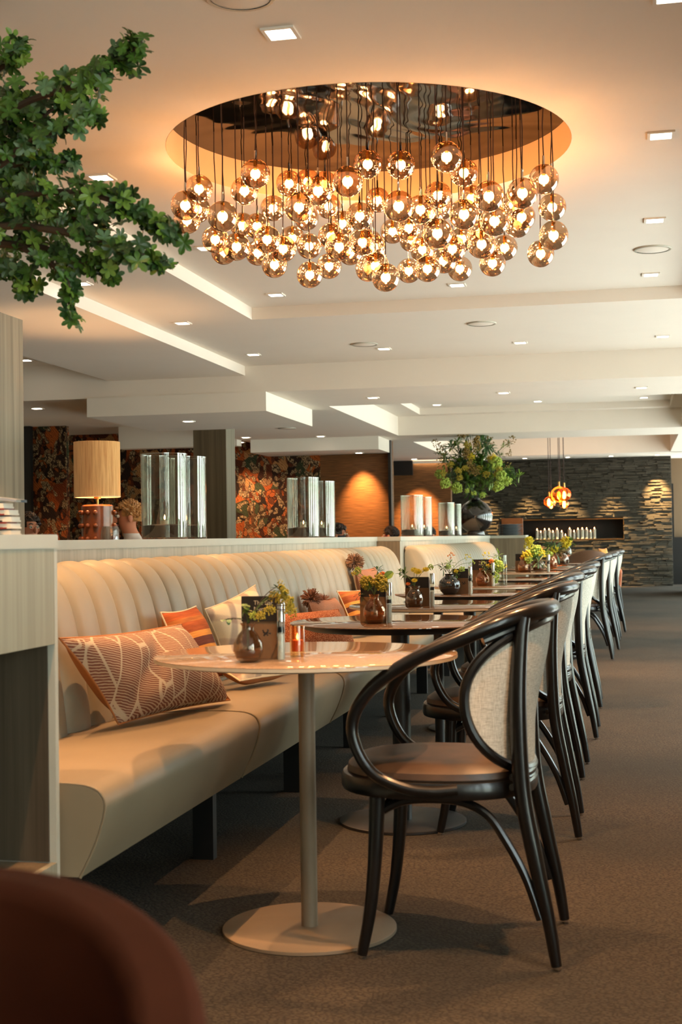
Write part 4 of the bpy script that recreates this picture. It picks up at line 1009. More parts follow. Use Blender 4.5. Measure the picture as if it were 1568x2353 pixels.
# table 7 and beyond
menu_box(-.92, 11.68, .13, .155, 'brown kraft menu block behind the amber vase on the seventh table')
vase('jar', (-.905, 11.56, ZT), 1.45, M['vase_amber'], 'squat amber vase on the seventh table')
bouquet((-.905, 11.56, ZT + .01), (-.905, 11.56, ZT + .12), [('ball', P3(1212, 1277, 11.55), .050, 'yellow', 'gstem'), ('sprig', P3(1226, 1283, 11.55), .055, LF[1], 'gstem'), ('umbel', P3(1215, 1287, 11.5), .034, 'lime', 'gstem')], 'round yellow flower head in the squat amber vase')
vase('pear', (-.785, 11.60, ZT), 1.4, M['vase_smoke'], 'clear pear vase beside the squat amber vase')
bouquet((-.785, 11.60, ZT + .01), (-.785, 11.60, ZT + .13), [('ball', P3(1232, 1268, 11.6), .060, 'lime', 'gstem'), ('umbel', P3(1244, 1274, 11.6), .045, 'yellow', 'gstem'), ('sprig', P3(1238, 1292, 11.5), .075, LF[3], 'gstem'), ('umbel', P3(1240, 1262, 11.62), .030, 'orange_fl', 'gstem')], 'large green and cream hydrangea on the seventh table')
shaker((-.70, 11.6, ZT), 'glass salt mill on the seventh table', 1.3)
vase('jar', (-.74, 12.72, ZT), 1.5, M['vase_amber'], 'amber vase on the eighth table')
bouquet((-.74, 12.72, ZT + .01), (-.74, 12.72, ZT + .13), [('umbel', P3(1262, 1276, 12.7), .045, 'lime', 'gstem'), ('sprig', P3(1258, 1264, 12.7), .05, LF[2], 'gstem')], 'small lime green posy on the eighth table')
vase('jar', (-.69, 13.85, ZT), 1.7, M['vase_smoke'], 'smoky vase on the ninth table')
bouquet((-.69, 13.85, ZT + .01), (-.69, 13.85, ZT + .15), [('sprig', P3(1266, 1252, 13.85), .10, LF[1], 'gstem'), ('sprig', P3(1276, 1268, 13.8), .12, LF[3], 'gstem'), ('ball', P3(1275, 1262, 13.8), .040, 'yellow', 'gstem'), ('umbel', P3(1290, 1266, 13.85), .05, 'ochre', 'gstem')], 'dark green foliage with one yellow bloom on the ninth table')
vase('jar', (-.80, 15.05, ZT), 1.7, M['vase_amber'], 'amber vase on the farthest round table')
bouquet((-.80, 15.05, ZT + .01), (-.80, 15.05, ZT + .15), [('ball', P3(1216, 1243, 14.6), .05, 'yellow', 'gstem'), ('umbel', P3(1213, 1256, 14.6), .04, 'yellow', 'gstem')], 'yellow flowers just right of the brown end block')

# ================================================================ LEDGE OBJECTS
LZ = 1.0635
def hurricane(x, y, r, h, label, lit=True):
    o = empty('hurricane_lantern', (x, y, LZ), label=label, cat='candle lantern', group='smoky glass candle cylinders on the ledge')
    MB().lathe([(0, .0), (r * .985, 0), (r, .006), (r, h), (r - .0035, h), (r - .0035, .007), (0, .006)], 48, wob=lambda a, z: .006 * math.sin(3 * a + 9 * z)).build('glass_cylinder', M['hurricane'], o, angle=60)
    MB().lathe([(r - .0040, h - .001), (r - .0040, h + .002), (r + .0006, h + .002), (r + .0006, h - .001), (r - .0040, h - .001)], 48).build('glass_rim', M['rim'], o)
    m = MB().lathe([(0, .008), (r * .93, .008), (r * .93, h * .16), (r * .5, h * .175), (0, h * .165)], 32, wob=lambda a, z: .02 * math.sin(5 * a))
    m.build('black_sand', M['black'], o)
    if lit:
        MB().lathe([(.022, h * .165), (.022, h * .165 + .040), (.020, h * .165 + .040), (.020, h * .165)], 20, (0, 0, 0)).build('tea_light_cup', M['glass'], o)
        MB().lathe([(0, h * .165), (.018, h * .165), (.018, h * .165 + .022), (0, h * .165 + .022)], 16).build('candle', M['wax'], o)
        MB().lathe([(0, h * .165 + .024), (.004, h * .165 + .030), (.0045, h * .165 + .036), (0, h * .165 + .050)], 8).build('flame', M['flame'], o)
    return o
def onledge(px, X): p = at(px, 1228, X=X); return p.x, p.y
x, y = onledge(379, -2.13); hurricane(x, y, .108, .395, 'largest smoky glass cylinder with a lit candle, nearest on the ledge')
x, y = onledge(426, -2.10); hurricane(x, y + .02, .098, .392, 'slightly smaller glass cylinder tucked behind the largest one')
x, y = onledge(698, -2.13); hurricane(x, y, .108, .395, 'wide smoky glass cylinder in front of the orange wallpaper')
x, y = onledge(736, -2.10); hurricane(x, y + .05, .096, .385, 'narrower glass cylinder behind the wide one before the wallpaper')
x, y = onledge(948, -2.02); hurricane(x, y, .108, .385, 'smoky glass cylinder before the copper wall')
x, y = onledge(972, -1.98); hurricane(x, y + .1, .078, .38, 'slim glass cylinder overlapping the one before the copper wall')
x, y = onledge(1027, -2.02); hurricane(x, y, .092, .37, 'smoky glass cylinder just left of the big black vase')
x, y = onledge(1046, -1.98); hurricane(x, y + .12, .062, .365, 'slim glass cylinder touching the big black vase')

# big black vase with a wild bouquet
VX, VY = onledge(1094, -1.885); vs_ = 39.0 / 3050 * VY / 1.0
bv = empty('black_vase', (VX, VY, LZ), label='big round black glazed vase on the far ledge holding a wild bouquet', cat='vase')
R0 = vs_; Hn = 86 / 3050 * VY
MB().lathe([(0, 0), (R0 * .50, 0), (R0 * .54, Hn * .03), (R0 * .50, Hn * .09), (R0 * .49, Hn * .11), (R0 * .80, Hn * .22), (R0 * .97, Hn * .38), (R0, Hn * .52), (R0 * .93, Hn * .67), (R0 * .72, Hn * .82), (R0 * .42, Hn * .91), (R0 * .28, Hn * .95), (R0 * .27, Hn * .985), (R0 * .36, Hn), (R0 * .33, Hn), (R0 * .24, Hn * .98), (R0 * .25, Hn * .94), (0, Hn * .8)], 56).build('vase_body', M['black_glaze'], bv, angle=60)
def PV(px, py, dy=0):
    q = at(px, py, Y=VY + dy * .5 - .15); q.z = min(q.z, 2.50); return tuple(q)
items = []
for (px, py, k, r, mt) in [(1065, 960, 'umbel', .09, 'ochre'), (1083, 957, 'umbel', .09, 'ochre'), (1107, 968, 'umbel', .10, 'ochre'), (1076, 968, 'umbel', .08, 'ochre'), (1064, 995, 'umbel', .08, 'ochre'), (1062, 972, 'umbel', .05, 'ochre'),
        (1010, 1090, 'ball', .075, 'lime'), (1024, 1111, 'ball', .085, 'lime'), (1050, 1122, 'ball', .085, 'lime'), (1152, 1094, 'ball', .085, 'lime'), (1141, 1064, 'ball', .095, 'lime'), (1147, 1116, 'ball', .08, 'lime'), (1167, 1106, 'ball', .07, 'lime'), (1142, 1122, 'ball', .06, 'lime'),
        (1019, 1088, 'umbel', .05, 'mustard'), (1036, 1068, 'umbel', .05, 'mustard'), (1084, 1050, 'umbel', .055, 'yellow'), (1133, 1050, 'umbel', .05, 'yellow'), (1126, 1054, 'umbel', .05, 'mustard'), (1103, 1076, 'umbel', .05, 'mustard'), (1142, 1090, 'umbel', .05, 'mustard'), (1148, 1078, 'umbel', .045, 'mustard'),
        (1074, 1040, 'plume', .07, 'ochre'), (1098, 1016, 'plume', .07, 'ochre'), (1082, 1070, 'plume', .07, 'ochre'), (1094, 1086, 'umbel', .06, 'ochre'), (1075, 1022, 'umbel', .06, 'mustard'), (1054, 1082, 'umbel', .05, 'mustard'), (1056, 1098, 'umbel', .05, 'mustard'),
        (1074, 1128, 'droop', .04, 'lime'), (1089, 1134, 'droop', .04, 'lime'), (1110, 1138, 'droop', .045, 'lime'), (1070, 1076, 'umbel', .05, 'mustard'), (1118, 1090, 'umbel', .06, 'mustard')]:
    items.append((k, PV(px, py, rf.uniform(-.35, -.1)), r * (.82 if k == 'ball' else .9), mt, 'stem'))
for (px, py, r, l) in [(1044, 1028, .16, 0), (1052, 1018, .13, 0), (1058, 1046, .16, 1), (1072, 1004, .11, 0), (1110, 1010, .15, 3), (1118, 996, .12, 3), (1116, 1028, .17, 1), (1124, 1020, .13, 3), (1100, 1040, .18, 0), (1060, 1066, .18, 0), (1044, 1078, .16, 1), (1084, 1096, .20, 0),
        (1104, 1100, .20, 1), (1120, 1082, .18, 0), (1076, 1110, .20, 3), (1064, 1100, .18, 3), (1160, 1080, .14, 1), (1172, 1090, .13, 1), (1195, 1094, .10, 2), (1182, 1098, .07, 2), (1005, 1040, .07, 1), (1022, 1050, .11, 0), (1030, 1064, .12, 1), (1090, 1124, .16, 3), (1106, 1126, .14, 1), (1080, 985, .06, 1), (1152, 1048, .07, 1), (1158, 1024, .07, 2),
        (1132, 1100, .16, 0), (1095, 1060, .18, 0), (1080, 1050, .16, 0), (1040, 1100, .14, 3), (1030, 1092, .12, 1), (1110, 1062, .16, 1), (1132, 1072, .12, 0), (1062, 1084, .16, 1)]:
    items.append(('sprig', PV(px, py, rf.uniform(.0, .4)), r * .8, LF[l or 2], 'gstem'))
    items.append(('sprig', PV(px + rf.uniform(-14, 14), py + rf.uniform(-6, 16), rf.uniform(.0, .4)), r * .8, LF[rf.choice((1, 2, 3))], 'gstem'))
for (px, py) in [(1000, 1018), (1008, 1026), (1020, 1036), (1176, 1010), (1168, 1018), (1172, 1042), (1165, 1068), (1012, 1060), (1126, 1012)]:
    items.append(('dot', PV(px, py, rf.uniform(-.1, .1)), .06, 'ochre', 'stem'))
bouquet((VX, VY, LZ + Hn * .6), (VX, VY, LZ + Hn * 1.02), items, 'wild bouquet of dill heads, green viburnum balls and yellow yarrow in the big black vase', group='', name='wild_bouquet')
# leaning glass menu holder and plates
pm = at(1135, 1228, X=-1.78)
mh = empty('menu_stand', (-1.86, 17.30, LZ), label='leaning clear acrylic menu holder right of the big black vase', cat='menu holder')
MB().box(-.10, .10, -.004, .004, 0, .20).xf(Matrix.Rotation(.35, 4, 'X') @ Matrix.Rotation(.9, 4, 'Z')).build('sheet', M['glass'], mh, smooth=False)
px0 = at(1173, 1222, Y=17.72)
bpb = empty('serving_box', (px0.x, px0.y + .05, LZ + .001), label='orange brown box behind the stacked plates', cat='box')
MB().box(-.13, .15, .14, .19, .0, .225, .003).build('case', simple('copper_box', rgb(150, 84, 40), .4), bpb, smooth=False)
for k in range(7):
    o = empty('plate', (px0.x + .004 * math.sin(k * 2.1), px0.y + .003 * math.cos(k * 1.7), LZ + .0005 + k * .0205), label='dark plate number %s from the bottom of the stack on the brown end block' % ('one', 'two', 'three', 'four', 'five', 'six', 'seven')[k] if k not in (0, 6) else ('lowest dark plate of the stack on the brown end block' if k == 0 else 'topmost dark plate of the stack on the brown end block'), cat='plate', group='stacked plates')
    MB().lathe([(0, .0), (.09, 0), (.10, .004), (.165, .017), (.17, .019), (.165, .0205), (.10, .0085), (0, .007)], 40).build('dish', simple('slate_glaze_%d' % k, rgb(140, 146, 150), .2, spec=.8), o)

# books at the left edge of the wing ledge
rb = random.Random(2); zz = 1.0725
xe = [at(p_, 1200, Y=2.97).x for p_ in (35, 35, 34, 30, 18)]
for k in range(5):
    o = empty('book', (xe[k], 2.972, zz), label=('lowest thick white-paged book of the stack on the wing panel ledge', 'second book from the bottom of the stack on the wing panel ledge', 'middle book of the stack on the wing panel ledge', 'second book from the top, under the shortest one, on the wing panel ledge', 'topmost book of the stack on the wing panel ledge')[k], cat='book', group='stack of books on the ledge')
    MB().box(-.20, 0, -.026, .026, .0045, .0125).build('pages', M['white'], o, smooth=False)
    cv = simple('book_cover_%d' % k, (rgb(30, 30, 40), rgb(120, 30, 26), rgb(34, 34, 44), rgb(120, 40, 34), rgb(40, 40, 48))[k], .5)
    for za in (0, .0125): MB().box(-.205, -.010 if k % 2 else -.022, -.028, .028, za, za + .0035).build('cover', cv, o, smooth=False)
    MB().box(-.02, .002, -.027, .027, .0005, .0044).build('page_edge', M['white'], o, smooth=False)
    zz += .0162
o = empty('magazine', (at(48, 1136, Y=2.97).x, 2.972, zz), label='loose silvery magazine on top of the book stack', cat='magazine')
P = [(-.22, 0, .012), (-.14, 0, .018), (-.06, 0, .012), (0, 0, .004)]
mz = MB()
S_ = spline(P, 5)
for a, b in zip(S_, S_[1:]):
    mz.add([(a.x, -.028, a.z - .006), (b.x, -.028, b.z - .006), (b.x, .03, b.z - .006), (a.x, .03, a.z - .006), (a.x, -.028, a.z), (b.x, -.028, b.z), (b.x, .03, b.z), (a.x, .03, a.z)], [(4, 5, 6, 7), (3, 2, 1, 0), (0, 1, 5, 4), (2, 3, 7, 6)])
mz.build('pages', simple('silver_paper', rgb(150, 160, 170), .35), o)
MB().box(-.21, -.01, -.02, .02, 0, .004).build('back_sheet', M['white'], o, smooth=False)

# ================================================================ DRUM LAMP on a side table behind the partition
LP = at(224, 1160, Y=8.0)
lt = empty('side_table', (LP.x, LP.y, 0), label='side table hidden behind the partition, carrying the drum lamp', cat='table')
MB().lathe([(0, .70), (.30, .70), (.30, .73), (0, .73)], 40).build('tabletop', M['lam_dark'], lt); MB().lathe([(0, .02), (.03, .02), (.03, .70), (0, .70)], 16).build('pedestal', M['black_leg'], lt); MB().lathe([(0, 0), (.2, 0), (.2, .02), (0, .02)], 32).build('base_plate', M['black_leg'], lt)
lm = empty('table_lamp', (LP.x, LP.y, .7305), label='table lamp with raw silk drum shade and knobbed brown ceramic base', cat='lamp')
zs0 = at(224, 1143, Y=8.0).z - .7305; zs1 = at(224, 1016, Y=8.0).z - .7305; rs = .5 * 113 / (3050 / 8.0) * .98
MB().lathe([(rs, zs0), (rs, zs1), (rs - .004, zs1), (rs - .004, zs0)], 64).build('lamp_shade', M['shade'], lm, angle=60)
MB().lathe([(rs + .001, zs0), (rs + .001, zs0 + .006), (rs - .005, zs0 + .006), (rs - .005, zs0)], 64).build('shade_trim', M['piping'], lm)
zb1 = at(224, 1160, Y=8.0).z - .7305; rbm = .5 * 76 / (3050 / 8.0)
MB().lathe([(0, 0), (rbm, 0), (rbm, zb1 - .01), (rbm - .01, zb1), (.02, zb1 + .004), (0, zb1 + .004)], 48).build('lamp_base', M['ceramic'], lm)
MB().lathe([(0, zb1), (.008, zb1), (.008, zs0 + .1), (0, zs0 + .1)], 12).build('rod', M['brass'], lm)
MB().lathe([(0, zs0 - .012), (.022, zs0 - .01), (.022, zs0 + .004), (0, zs0 + .006)], 16).build('socket_cup', M['brass'], lm)
MB().ball((0, 0, zs0 + .12), .035, 14, 10).build('bulb', emis('lamp_bulb', (1, .6, .28, 1), 20), lm)
kn = MB().ball((0, 0, 0), .0155, 12, 8).mesh('knob', M['ceramic'])
for row in range(5):
    for k in range(11):
        a = 2 * math.pi * (k + .3) / 13; put('knob', kn, lm, ((rbm + .008) * math.cos(a), (rbm + .008) * math.sin(a), zb1 - .050 - row * .082))
l = bpy.data.lights.new('lamp_glow', 'POINT'); l.energy = 16; l.color = (1, .55, .25); l.shadow_soft_size = .05
lo_ = bpy.data.objects.new('lamp_glow', l); COL.objects.link(lo_); lo_.parent = lm; lo_.location = (0, 0, zs0 + .18)
# glass block tumbler beside the lamp base
gb = empty('glass_jar', (LP.x + .13, LP.y - .12, .7305), label='clear ribbed glass jar in front of the lamp base', cat='jar')
MB().lathe([(0, 0), (.052, 0), (.058, .02), (.058, .40), (.050, .42), (.047, .42), (.054, .39), (.054, .02), (0, .01)], 32).build('jar_body', M['hurricane'], gb, angle=60)

# ================================================================ NICHE CANDLES
cx = [(1235, 3, 20), (1243.5, 2.6, 15), (1252.5, 3.2, 20), (1262.5, 3.4, 20), (1271.5, 2.8, 15), (1281, 3.6, 20.5), (1291.5, 2.9, 15), (1300, 3.0, 7), (1310, 3.5, 21), (1320, 2.8, 15), (1329, 3.0, 20), (1339, 3.5, 20.5), (1349, 3.2, 20.5), (1358, 2.9, 15), (1367, 3.0, 21)]
ords = ('first', 'second', 'third', 'fourth', 'fifth', 'sixth', 'seventh', 'shortest', 'ninth', 'tenth', 'eleventh', 'twelfth', 'thirteenth', 'fourteenth', 'last')
for i, (px, r_, h_) in enumerate(cx):
    k = SY / 3060; p = at(px, 1235, Y=SY + .12); r = r_ * k * 1.12; h = h_ * k
    o = empty('pillar_candle', (p.x, SY + .12, NZ0 + .0125), label='%s ivory pillar candle from the left in the stone wall niche' % ords[i], cat='candle', group='pillar candles in the niche')
    MB().lathe([(0, 0), (r, 0), (r, h), (r * .9, h + .004), (0, h - .006)], 20).build('wax_pillar', M['wax'], o)
    MB().lathe([(0, h), (.006, h + .01), (.007, h + .025), (0, h + .045)], 8).build('flame', M['flame'], o)

# ================================================================ AMBER PENDANT CLUSTER
pc = empty('pendant_cluster', (0, 0, 0), label='cluster of amber glass globe pendants in front of the stone wall', cat='pendant lamp')
PY = 20.0
for (px, py, rp, kx) in [(1285, 1136, 17.5, 1258), (1297, 1136, 15, 1265), (1262, 1153, 11.5, 1267), (1267, 1158, 10.5, 1283), (1297, 1157, 11, 1289), (1288, 1142, 13, 1294)]:
    p = at(px, py, Y=PY + rf.uniform(-.3, .3)); r = rp / 3060 * PY
    g = MB().ball((0, 0, 0), r, 24, 16).build('glass_globe', M['amber_globe'], pc, loc=p)
    MB().lathe([(0, -.07), (.018, -.06), (.026, -.03), (.02, .03), (0, .05)], 10).build('bulb', M['bulb'], g)
    MB().lathe([(0, r - .005), (.018, r), (.014, r + .07), (0, r + .07)], 12).build('socket', M['brass'], g)
    MB().tube([(0, 0, r + .06), (0, 0, 2.599 - p.z)], .0045, 6).build('cable', M['cable'], g)
l = bpy.data.lights.new('pendant_glow', 'POINT'); l.energy = 14; l.color = (1, .5, .2); l.shadow_soft_size = .1
lo_ = bpy.data.objects.new('pendant_glow', l); COL.objects.link(lo_); lo_.parent = pc; lo_.location = at(1285, 1144, Y=PY)

# ================================================================ FAR TUB CHAIRS
def tub(loc, rz, mat, label, w=.34, zt=.80, group='rounded tub chairs'):
    o = empty('tub_chair', loc, rz, label=label, cat='chair', group=group)
    # backrest shell wrapping round
    vs = []; fs = []; nu, nv = 28, 10; th = .045
    def ptn(u, v, off):
        a = -1.75 + 3.5 * u; rad = w + off; top = .42 + (zt - .42) * (math.cos((u - .5) * 2.3) ** .8)
        z = .30 + (top - .30) * v; fl = 1 + .10 * (v - .5)
        return (rad * fl * math.sin(a), rad * fl * math.cos(a) * .92, z)
    for lay, off in ((0, -th), (1, 0)):
        for i in range(nu + 1):
            for j in range(nv + 1): vs.append(ptn(i / nu, j / nv, off))
    st_ = (nu + 1) * (nv + 1)
    for i in range(nu):
        for j in range(nv):
            a = i * (nv + 1) + j; b = a + nv + 1
            fs.append((a, a + 1, b + 1, b)); fs.append((st_ + a, st_ + b, st_ + b + 1, st_ + a + 1))
        a = i * (nv + 1) + nv; b = a + nv + 1; fs.append((a, st_ + a, st_ + b, b)); a -= nv; b -= nv; fs.append((a, b, st_ + b, st_ + a))
    for i in (0, nu):
        for j in range(nv):
            a = i * (nv + 1) + j; q = (a, st_ + a, st_ + a + 1, a + 1); fs.append(q if i == 0 else q[::-1])
    ob = MB().add(vs, fs).build('backrest', mat, o, angle=80)
    sb = ob.modifiers.new('s', 'BEVEL'); sb.width = .018; sb.segments = 3; sb.limit_method = 'ANGLE'; sb.angle_limit = math.radians(50)
    MB().lathe([(0, .33), (w - .06, .33), (w - .045, .36), (w - .045, .43), (w - .07, .455), (0, .46)], 36).build('seat', mat, o)
    for s1 in (-1, 1):
        for s2 in (-1, 1): MB().tube([(s1 * .16, s2 * .16, .335), (s1 * .21, s2 * .21, 0)], [.016, .010], 10).build('leg', M['black_leg'], o)
    return o
tub((at(1356, 1300, Y=17.6).x, 17.6, 0), math.pi, M['tub_brown'], 'brown leather tub chair beyond the end of the table row', .30, .86)
tub((at(1344, 1300, Y=18.6).x - .1, 19.25, 0), 2.6, simple('taupe_fabric', rgb(176, 156, 124), .7), 'beige tub chair partly hidden by the brown one', .24, .78)
tub((at(1297, 1290, Y=18.4).x, 18.4, 0), math.pi, M['tub_orange'], 'salmon tub chair left of the brown one', .20, .80)
t_ = copy_tree(tl); t_.location = (at(1302, 1280, Y=19.6).x, 19.9, 0); t_['label'] = 'small round table in front of the stone wall with a flower glass'
vase('jar', (t_.location.x, 19.75, ZT), 2.0, M['glass'], 'clear glass jar on the table before the stone wall')
bouquet((t_.location.x, 19.75, ZT + .02), (t_.location.x, 19.75, ZT + .18), [('ball', P3(1301, 1247, 19.7), .085, 'yellow', 'gstem'), ('sprig', P3(1312, 1247, 19.7), .10, LF[1], 'gstem')], 'yellow flowers below the niche candles')
pcu = pillow((at(1386, 1290, Y=19.6).x, 19.4, .56), (at(1404, 1290, Y=19.6).x, 19.5, .56), (at(1386, 1290, Y=19.6).x - .01, 19.5, .86), simple('apricot_fabric', rgb(222, 160, 84), .8), M['f_pink'], 'apricot cushion on the far armchair by the aisle', .05, seed=15, group='far cushions')
tub((at(1396, 1300, Y=19.6).x, 19.6, 0), 0, M['tub_orange'], 'far armchair carrying the apricot cushion', .20, .62)

# foreground brown velvet chair, very near the camera
fgc = empty('velvet_tub_chair', (-.55, .86, 0), 0, 'out-of-focus brown velvet chair back in the bottom left corner', 'chair')
vs = []; fs = []; nu, nv = 40, 16
def fpt(u, v, off):
    a = -1.9 + 3.8 * u; rx, ry = .275 + off, .25 + off
    top = .50 + .275 * max(0, math.cos((u - .5) * 2.75)) ** .55
    z = .28 + (top - .28) * v
    return (rx * math.sin(a) * (1 - .06 * v), -ry * math.cos(a) * (1 - .06 * v) + 0.0, z)
for lay, off in ((0, -.06), (1, 0)):
    for i in range(nu + 1):
        for j in range(nv + 1): vs.append(fpt(i / nu, j / nv, off))
st_ = (nu + 1) * (nv + 1)
for i in range(nu):
    for j in range(nv):
        a = i * (nv + 1) + j; b = a + nv + 1
        fs.append((a, b, b + 1, a + 1)[::-1]); fs.append((st_ + a, st_ + b, st_ + b + 1, st_ + a + 1))
    a = i * (nv + 1) + nv; b = a + nv + 1; fs.append((a, st_ + a, st_ + b, b)); a -= nv; b -= nv; fs.append((a, b, st_ + b, st_ + a))
ob = MB().add(vs, fs).build('backrest', M['velvet'], fgc, angle=80)
ob.rotation_euler = (0, 0, math.pi)
sb = ob.modifiers.new('s', 'BEVEL'); sb.width = .028; sb.segments = 4; sb.limit_method = 'ANGLE'; sb.angle_limit = math.radians(50)
MB().lathe([(0, .33), (.20, .33), (.215, .36), (.215, .44), (.19, .465), (0, .47)], 36).build('seat', M['velvet'], fgc)
for s1 in (-1, 1):
    for s2 in (-1, 1): MB().tube([(s1 * .13, s2 * .12, .335), (s1 * .18, s2 * .17, 0)], [.016, .010], 10).build('leg', M['black_leg'], fgc)

# ================================================================ PEOPLE seated behind the partition
def person(loc, rz, hair, shirt, label, hz=1.24, tilt=0.0):
    """seated figure, facing local -Y, hips at seat height; one skinned body"""
    o = empty('person', loc, rz, label=label, cat='person', group='')
    k = hz / 1.26
    V = []; E_ = []; R = []
    def nd(p, r, par=None):
        V.append(Vector(p) * k); R.append(r * k)
        if par is not None: E_.append((par, len(V) - 1))
        return len(V) - 1
    pel = nd((0, 0, .625), .115); sp = nd((0, -.01, .74), .115, pel); chs = nd((0, -.02, .86), .135, sp); nk0 = nd((0, -.02, .985), .065, chs)
    nk = nd((0, -.035, 1.03), .052, nk0); jaw = nd((0, -.065, 1.085), .066, nk); hd = nd((0, -.055, 1.155), .083, jaw); crn = nd((0, -.045, 1.205), .066, hd)
    for s in (-1, 1):
        sh = nd((s * .165, -.01, .935), .062, chs); el = nd((s * .22, -.10, .72), .043, sh); wr = nd((s * .14, -.32, .745), .028, el)
        pm = nd((s * .125, -.385, .75), .026, wr)
        for q in range(4): f1 = nd((s * (.145 - .018 * q), -.435, .752), .009, pm); nd((s * (.145 - .018 * q), -.470 - (.006 if q in (1, 2) else 0), .742), .0075, f1)
        th = nd((s * (.125 - .035), -.395, .755), .010, pm); nd((s * .08, -.425, .75), .008, th)
        hp = nd((s * .10, -.03, .590), .080, pel); kn_ = nd((s * .12, -.43, .555), .058, hp); an = nd((s * .12, -.45, .09), .040, kn_); nd((s * .12, -.58, .04), .035, an)
    me = bpy.data.meshes.new('body'); me.from_pydata([tuple(v) for v in V], E_, []); me.update()
    b = bpy.data.objects.new('body', me); COL.objects.link(b); b.parent = o
    sk = b.modifiers.new('skin', 'SKIN'); sk.use_smooth_shade = True
    for i, sv in enumerate(me.skin_vertices[0].data): sv.radius = (R[i], R[i] * (.72 if i in (1, 2) else 1.0)); sv.use_root = (i == 0)
    su = b.modifiers.new('sub', 'SUBSURF'); su.levels = 2; su.render_levels = 2
    me.materials.append(shirt_mat(shirt))
    # face details
    def fs_(p): return tuple(Vector(p) * k)
    m = MB().ball(fs_((0, -.150, 1.125)), .017 * k, 10, 8, (.8, 1.2, 1.5)); m.build('nose', M['skin'], o)
    for s in (-1, 1):
        MB().ball(fs_((s * .031, -.133, 1.150)), .0125 * k, 12, 8).build('eye', M['white'], o); MB().ball(fs_((s * .031, -.143, 1.150)), .006 * k, 8, 6).build('iris', M['black'], o)
        MB().tube([fs_((s * .015, -.143, 1.172)), fs_((s * .032, -.143, 1.178)), fs_((s * .048, -.132, 1.172))], .004, 6).build('eyebrow', M[hair], o)
        MB().ball(fs_((s * .084, -.055, 1.135)), .026 * k, 12, 8, (.35, .7, 1.15)).build('ear', M['skin'], o)
    MB().tube([fs_((-.024, -.132, 1.088)), fs_((0, -.141, 1.086)), fs_((.024, -.132, 1.088))], .005, 6).build('mouth', simple('lips_%s' % hair, rgb(150, 76, 66), .5), o)
    # hair: cap over the skull with tousled locks
    hm = MB(); rr = random.Random(len(label))
    c = Vector((0, -.040, 1.165)) * k
    for j in range(0, 11):
        for i in range(26):
            a = 2 * math.pi * i / 26; ph = j / 10 * 1.75
            d = Vector((math.sin(ph) * math.sin(a), math.sin(ph) * math.cos(a), math.cos(ph)))
            if d.y < -.55 and d.z < .45: continue
            if d.z < -.15 and d.y < .1: continue
            p = c + Vector((d.x * .088, d.y * .100, d.z * .092)) * k
            t1 = d.cross(Vector((0, 0, 1))); t1 = t1.normalized() if t1.length > .1 else Vector((1, 0, 0)); t2 = d.cross(t1)
            q = (t2 * rr.uniform(-.7, .7) + t1 * rr.uniform(-1, 1) + d * rr.uniform(.1, .5)) * .022 * k
            s = .013 * k
            hm.add([p + t1 * s + t2 * s, p - t1 * s + t2 * s, p - t1 * s - t2 * s, p + t1 * s - t2 * s, p + d * s * .9 + q], [(0, 1, 4), (1, 2, 4), (2, 3, 4), (3, 0, 4)])
    capv = MB().ball(tuple(c + Vector((0, .006, .004))), .088 * k, 20, 14, (1.0, 1.10, 1.03))
    keep = [f for f in capv.f if not (sum(capv.v[i][2] for i in f) / len(f) < c.z - .012 * k and sum(capv.v[i][1] for i in f) / len(f) < c.y + .01) and not (sum(capv.v[i][1] for i in f) / len(f) < c.y - .062 * k and sum(capv.v[i][2] for i in f) / len(f) < c.z + .040 * k) and not sum(capv.v[i][2] for i in f) / len(f) < c.z - .055 * k]
    hm.add(capv.v, keep); hm.build('hair', M[hair], o)
    return o
_sm = {}
def shirt_mat(nm):
    """clothing below the neck, skin above it and on the hands"""
    if nm in _sm: return _sm[nm]
    cols = {'shirt_white': rgb(226, 220, 214), 'shirt_dark': rgb(44, 46, 56), 'shirt_red': rgb(150, 44, 38)}
    m = Mat('clothed_' + nm, cols[nm], .8); t = m.n.new('ShaderNodeTexCoord'); s = m.n.new('ShaderNodeSeparateXYZ'); m.l.new(t.outputs['Object'], s.inputs[0])
    up = m.math('GREATER_THAN', s.outputs[2], 1.085); hand = m.math('MULTIPLY', m.math('LESS_THAN', s.outputs[1], -.315), m.math('GREATER_THAN', s.outputs[2], .66)); leg = m.math('LESS_THAN', s.outputs[2], .66)
    a = m.mix(m.math('MAXIMUM', up, hand), m.ramp(m.noise(m.coord(), 30, 2), [(0.3, tuple(c * .9 for c in cols[nm][:3]) + (1,)), (0.7, cols[nm])]), rgb(206, 138, 106))
    m.base(m.mix(leg, a, rgb(50, 48, 50))); _sm[nm] = m.m; return m.m
def seat_for(x, y, rz, label):
    o = copy_tree(c0); o.location = (x, y, 0); o.rotation_euler = (0, 0, rz); tag(o, label, 'chair', 'bentwood armchairs behind the partition'); return o
p = at(57, 1200, Y=10.0); person((p.x, p.y, .02), 1.0, 'hair_dark', 'shirt_dark', 'dark haired man looking down, only his forehead showing above the left ledge', 1.27)
seat_for(p.x, p.y, 1.0 + math.pi / 2, 'bentwood chair under the dark haired man')
p = at(312, 1200, Y=9.6); person((p.x, p.y, .03), -1.0, 'hair_blond', 'shirt_white', 'man with tousled blond hair and white shirt behind the largest glass cylinder', 1.33)
seat_for(p.x, p.y, -1.25 + math.pi / 2, 'bentwood chair under the blond man')
p = at(768, 1210, Y=13.2); person((p.x, p.y, -.0), 1.4, 'hair_dark', 'shirt_dark', 'person with brown hair just right of the glass cylinders at the wallpaper', 1.20)
seat_for(p.x, p.y, 1.4 + math.pi / 2, 'bentwood chair under the person beside the glass cylinders')
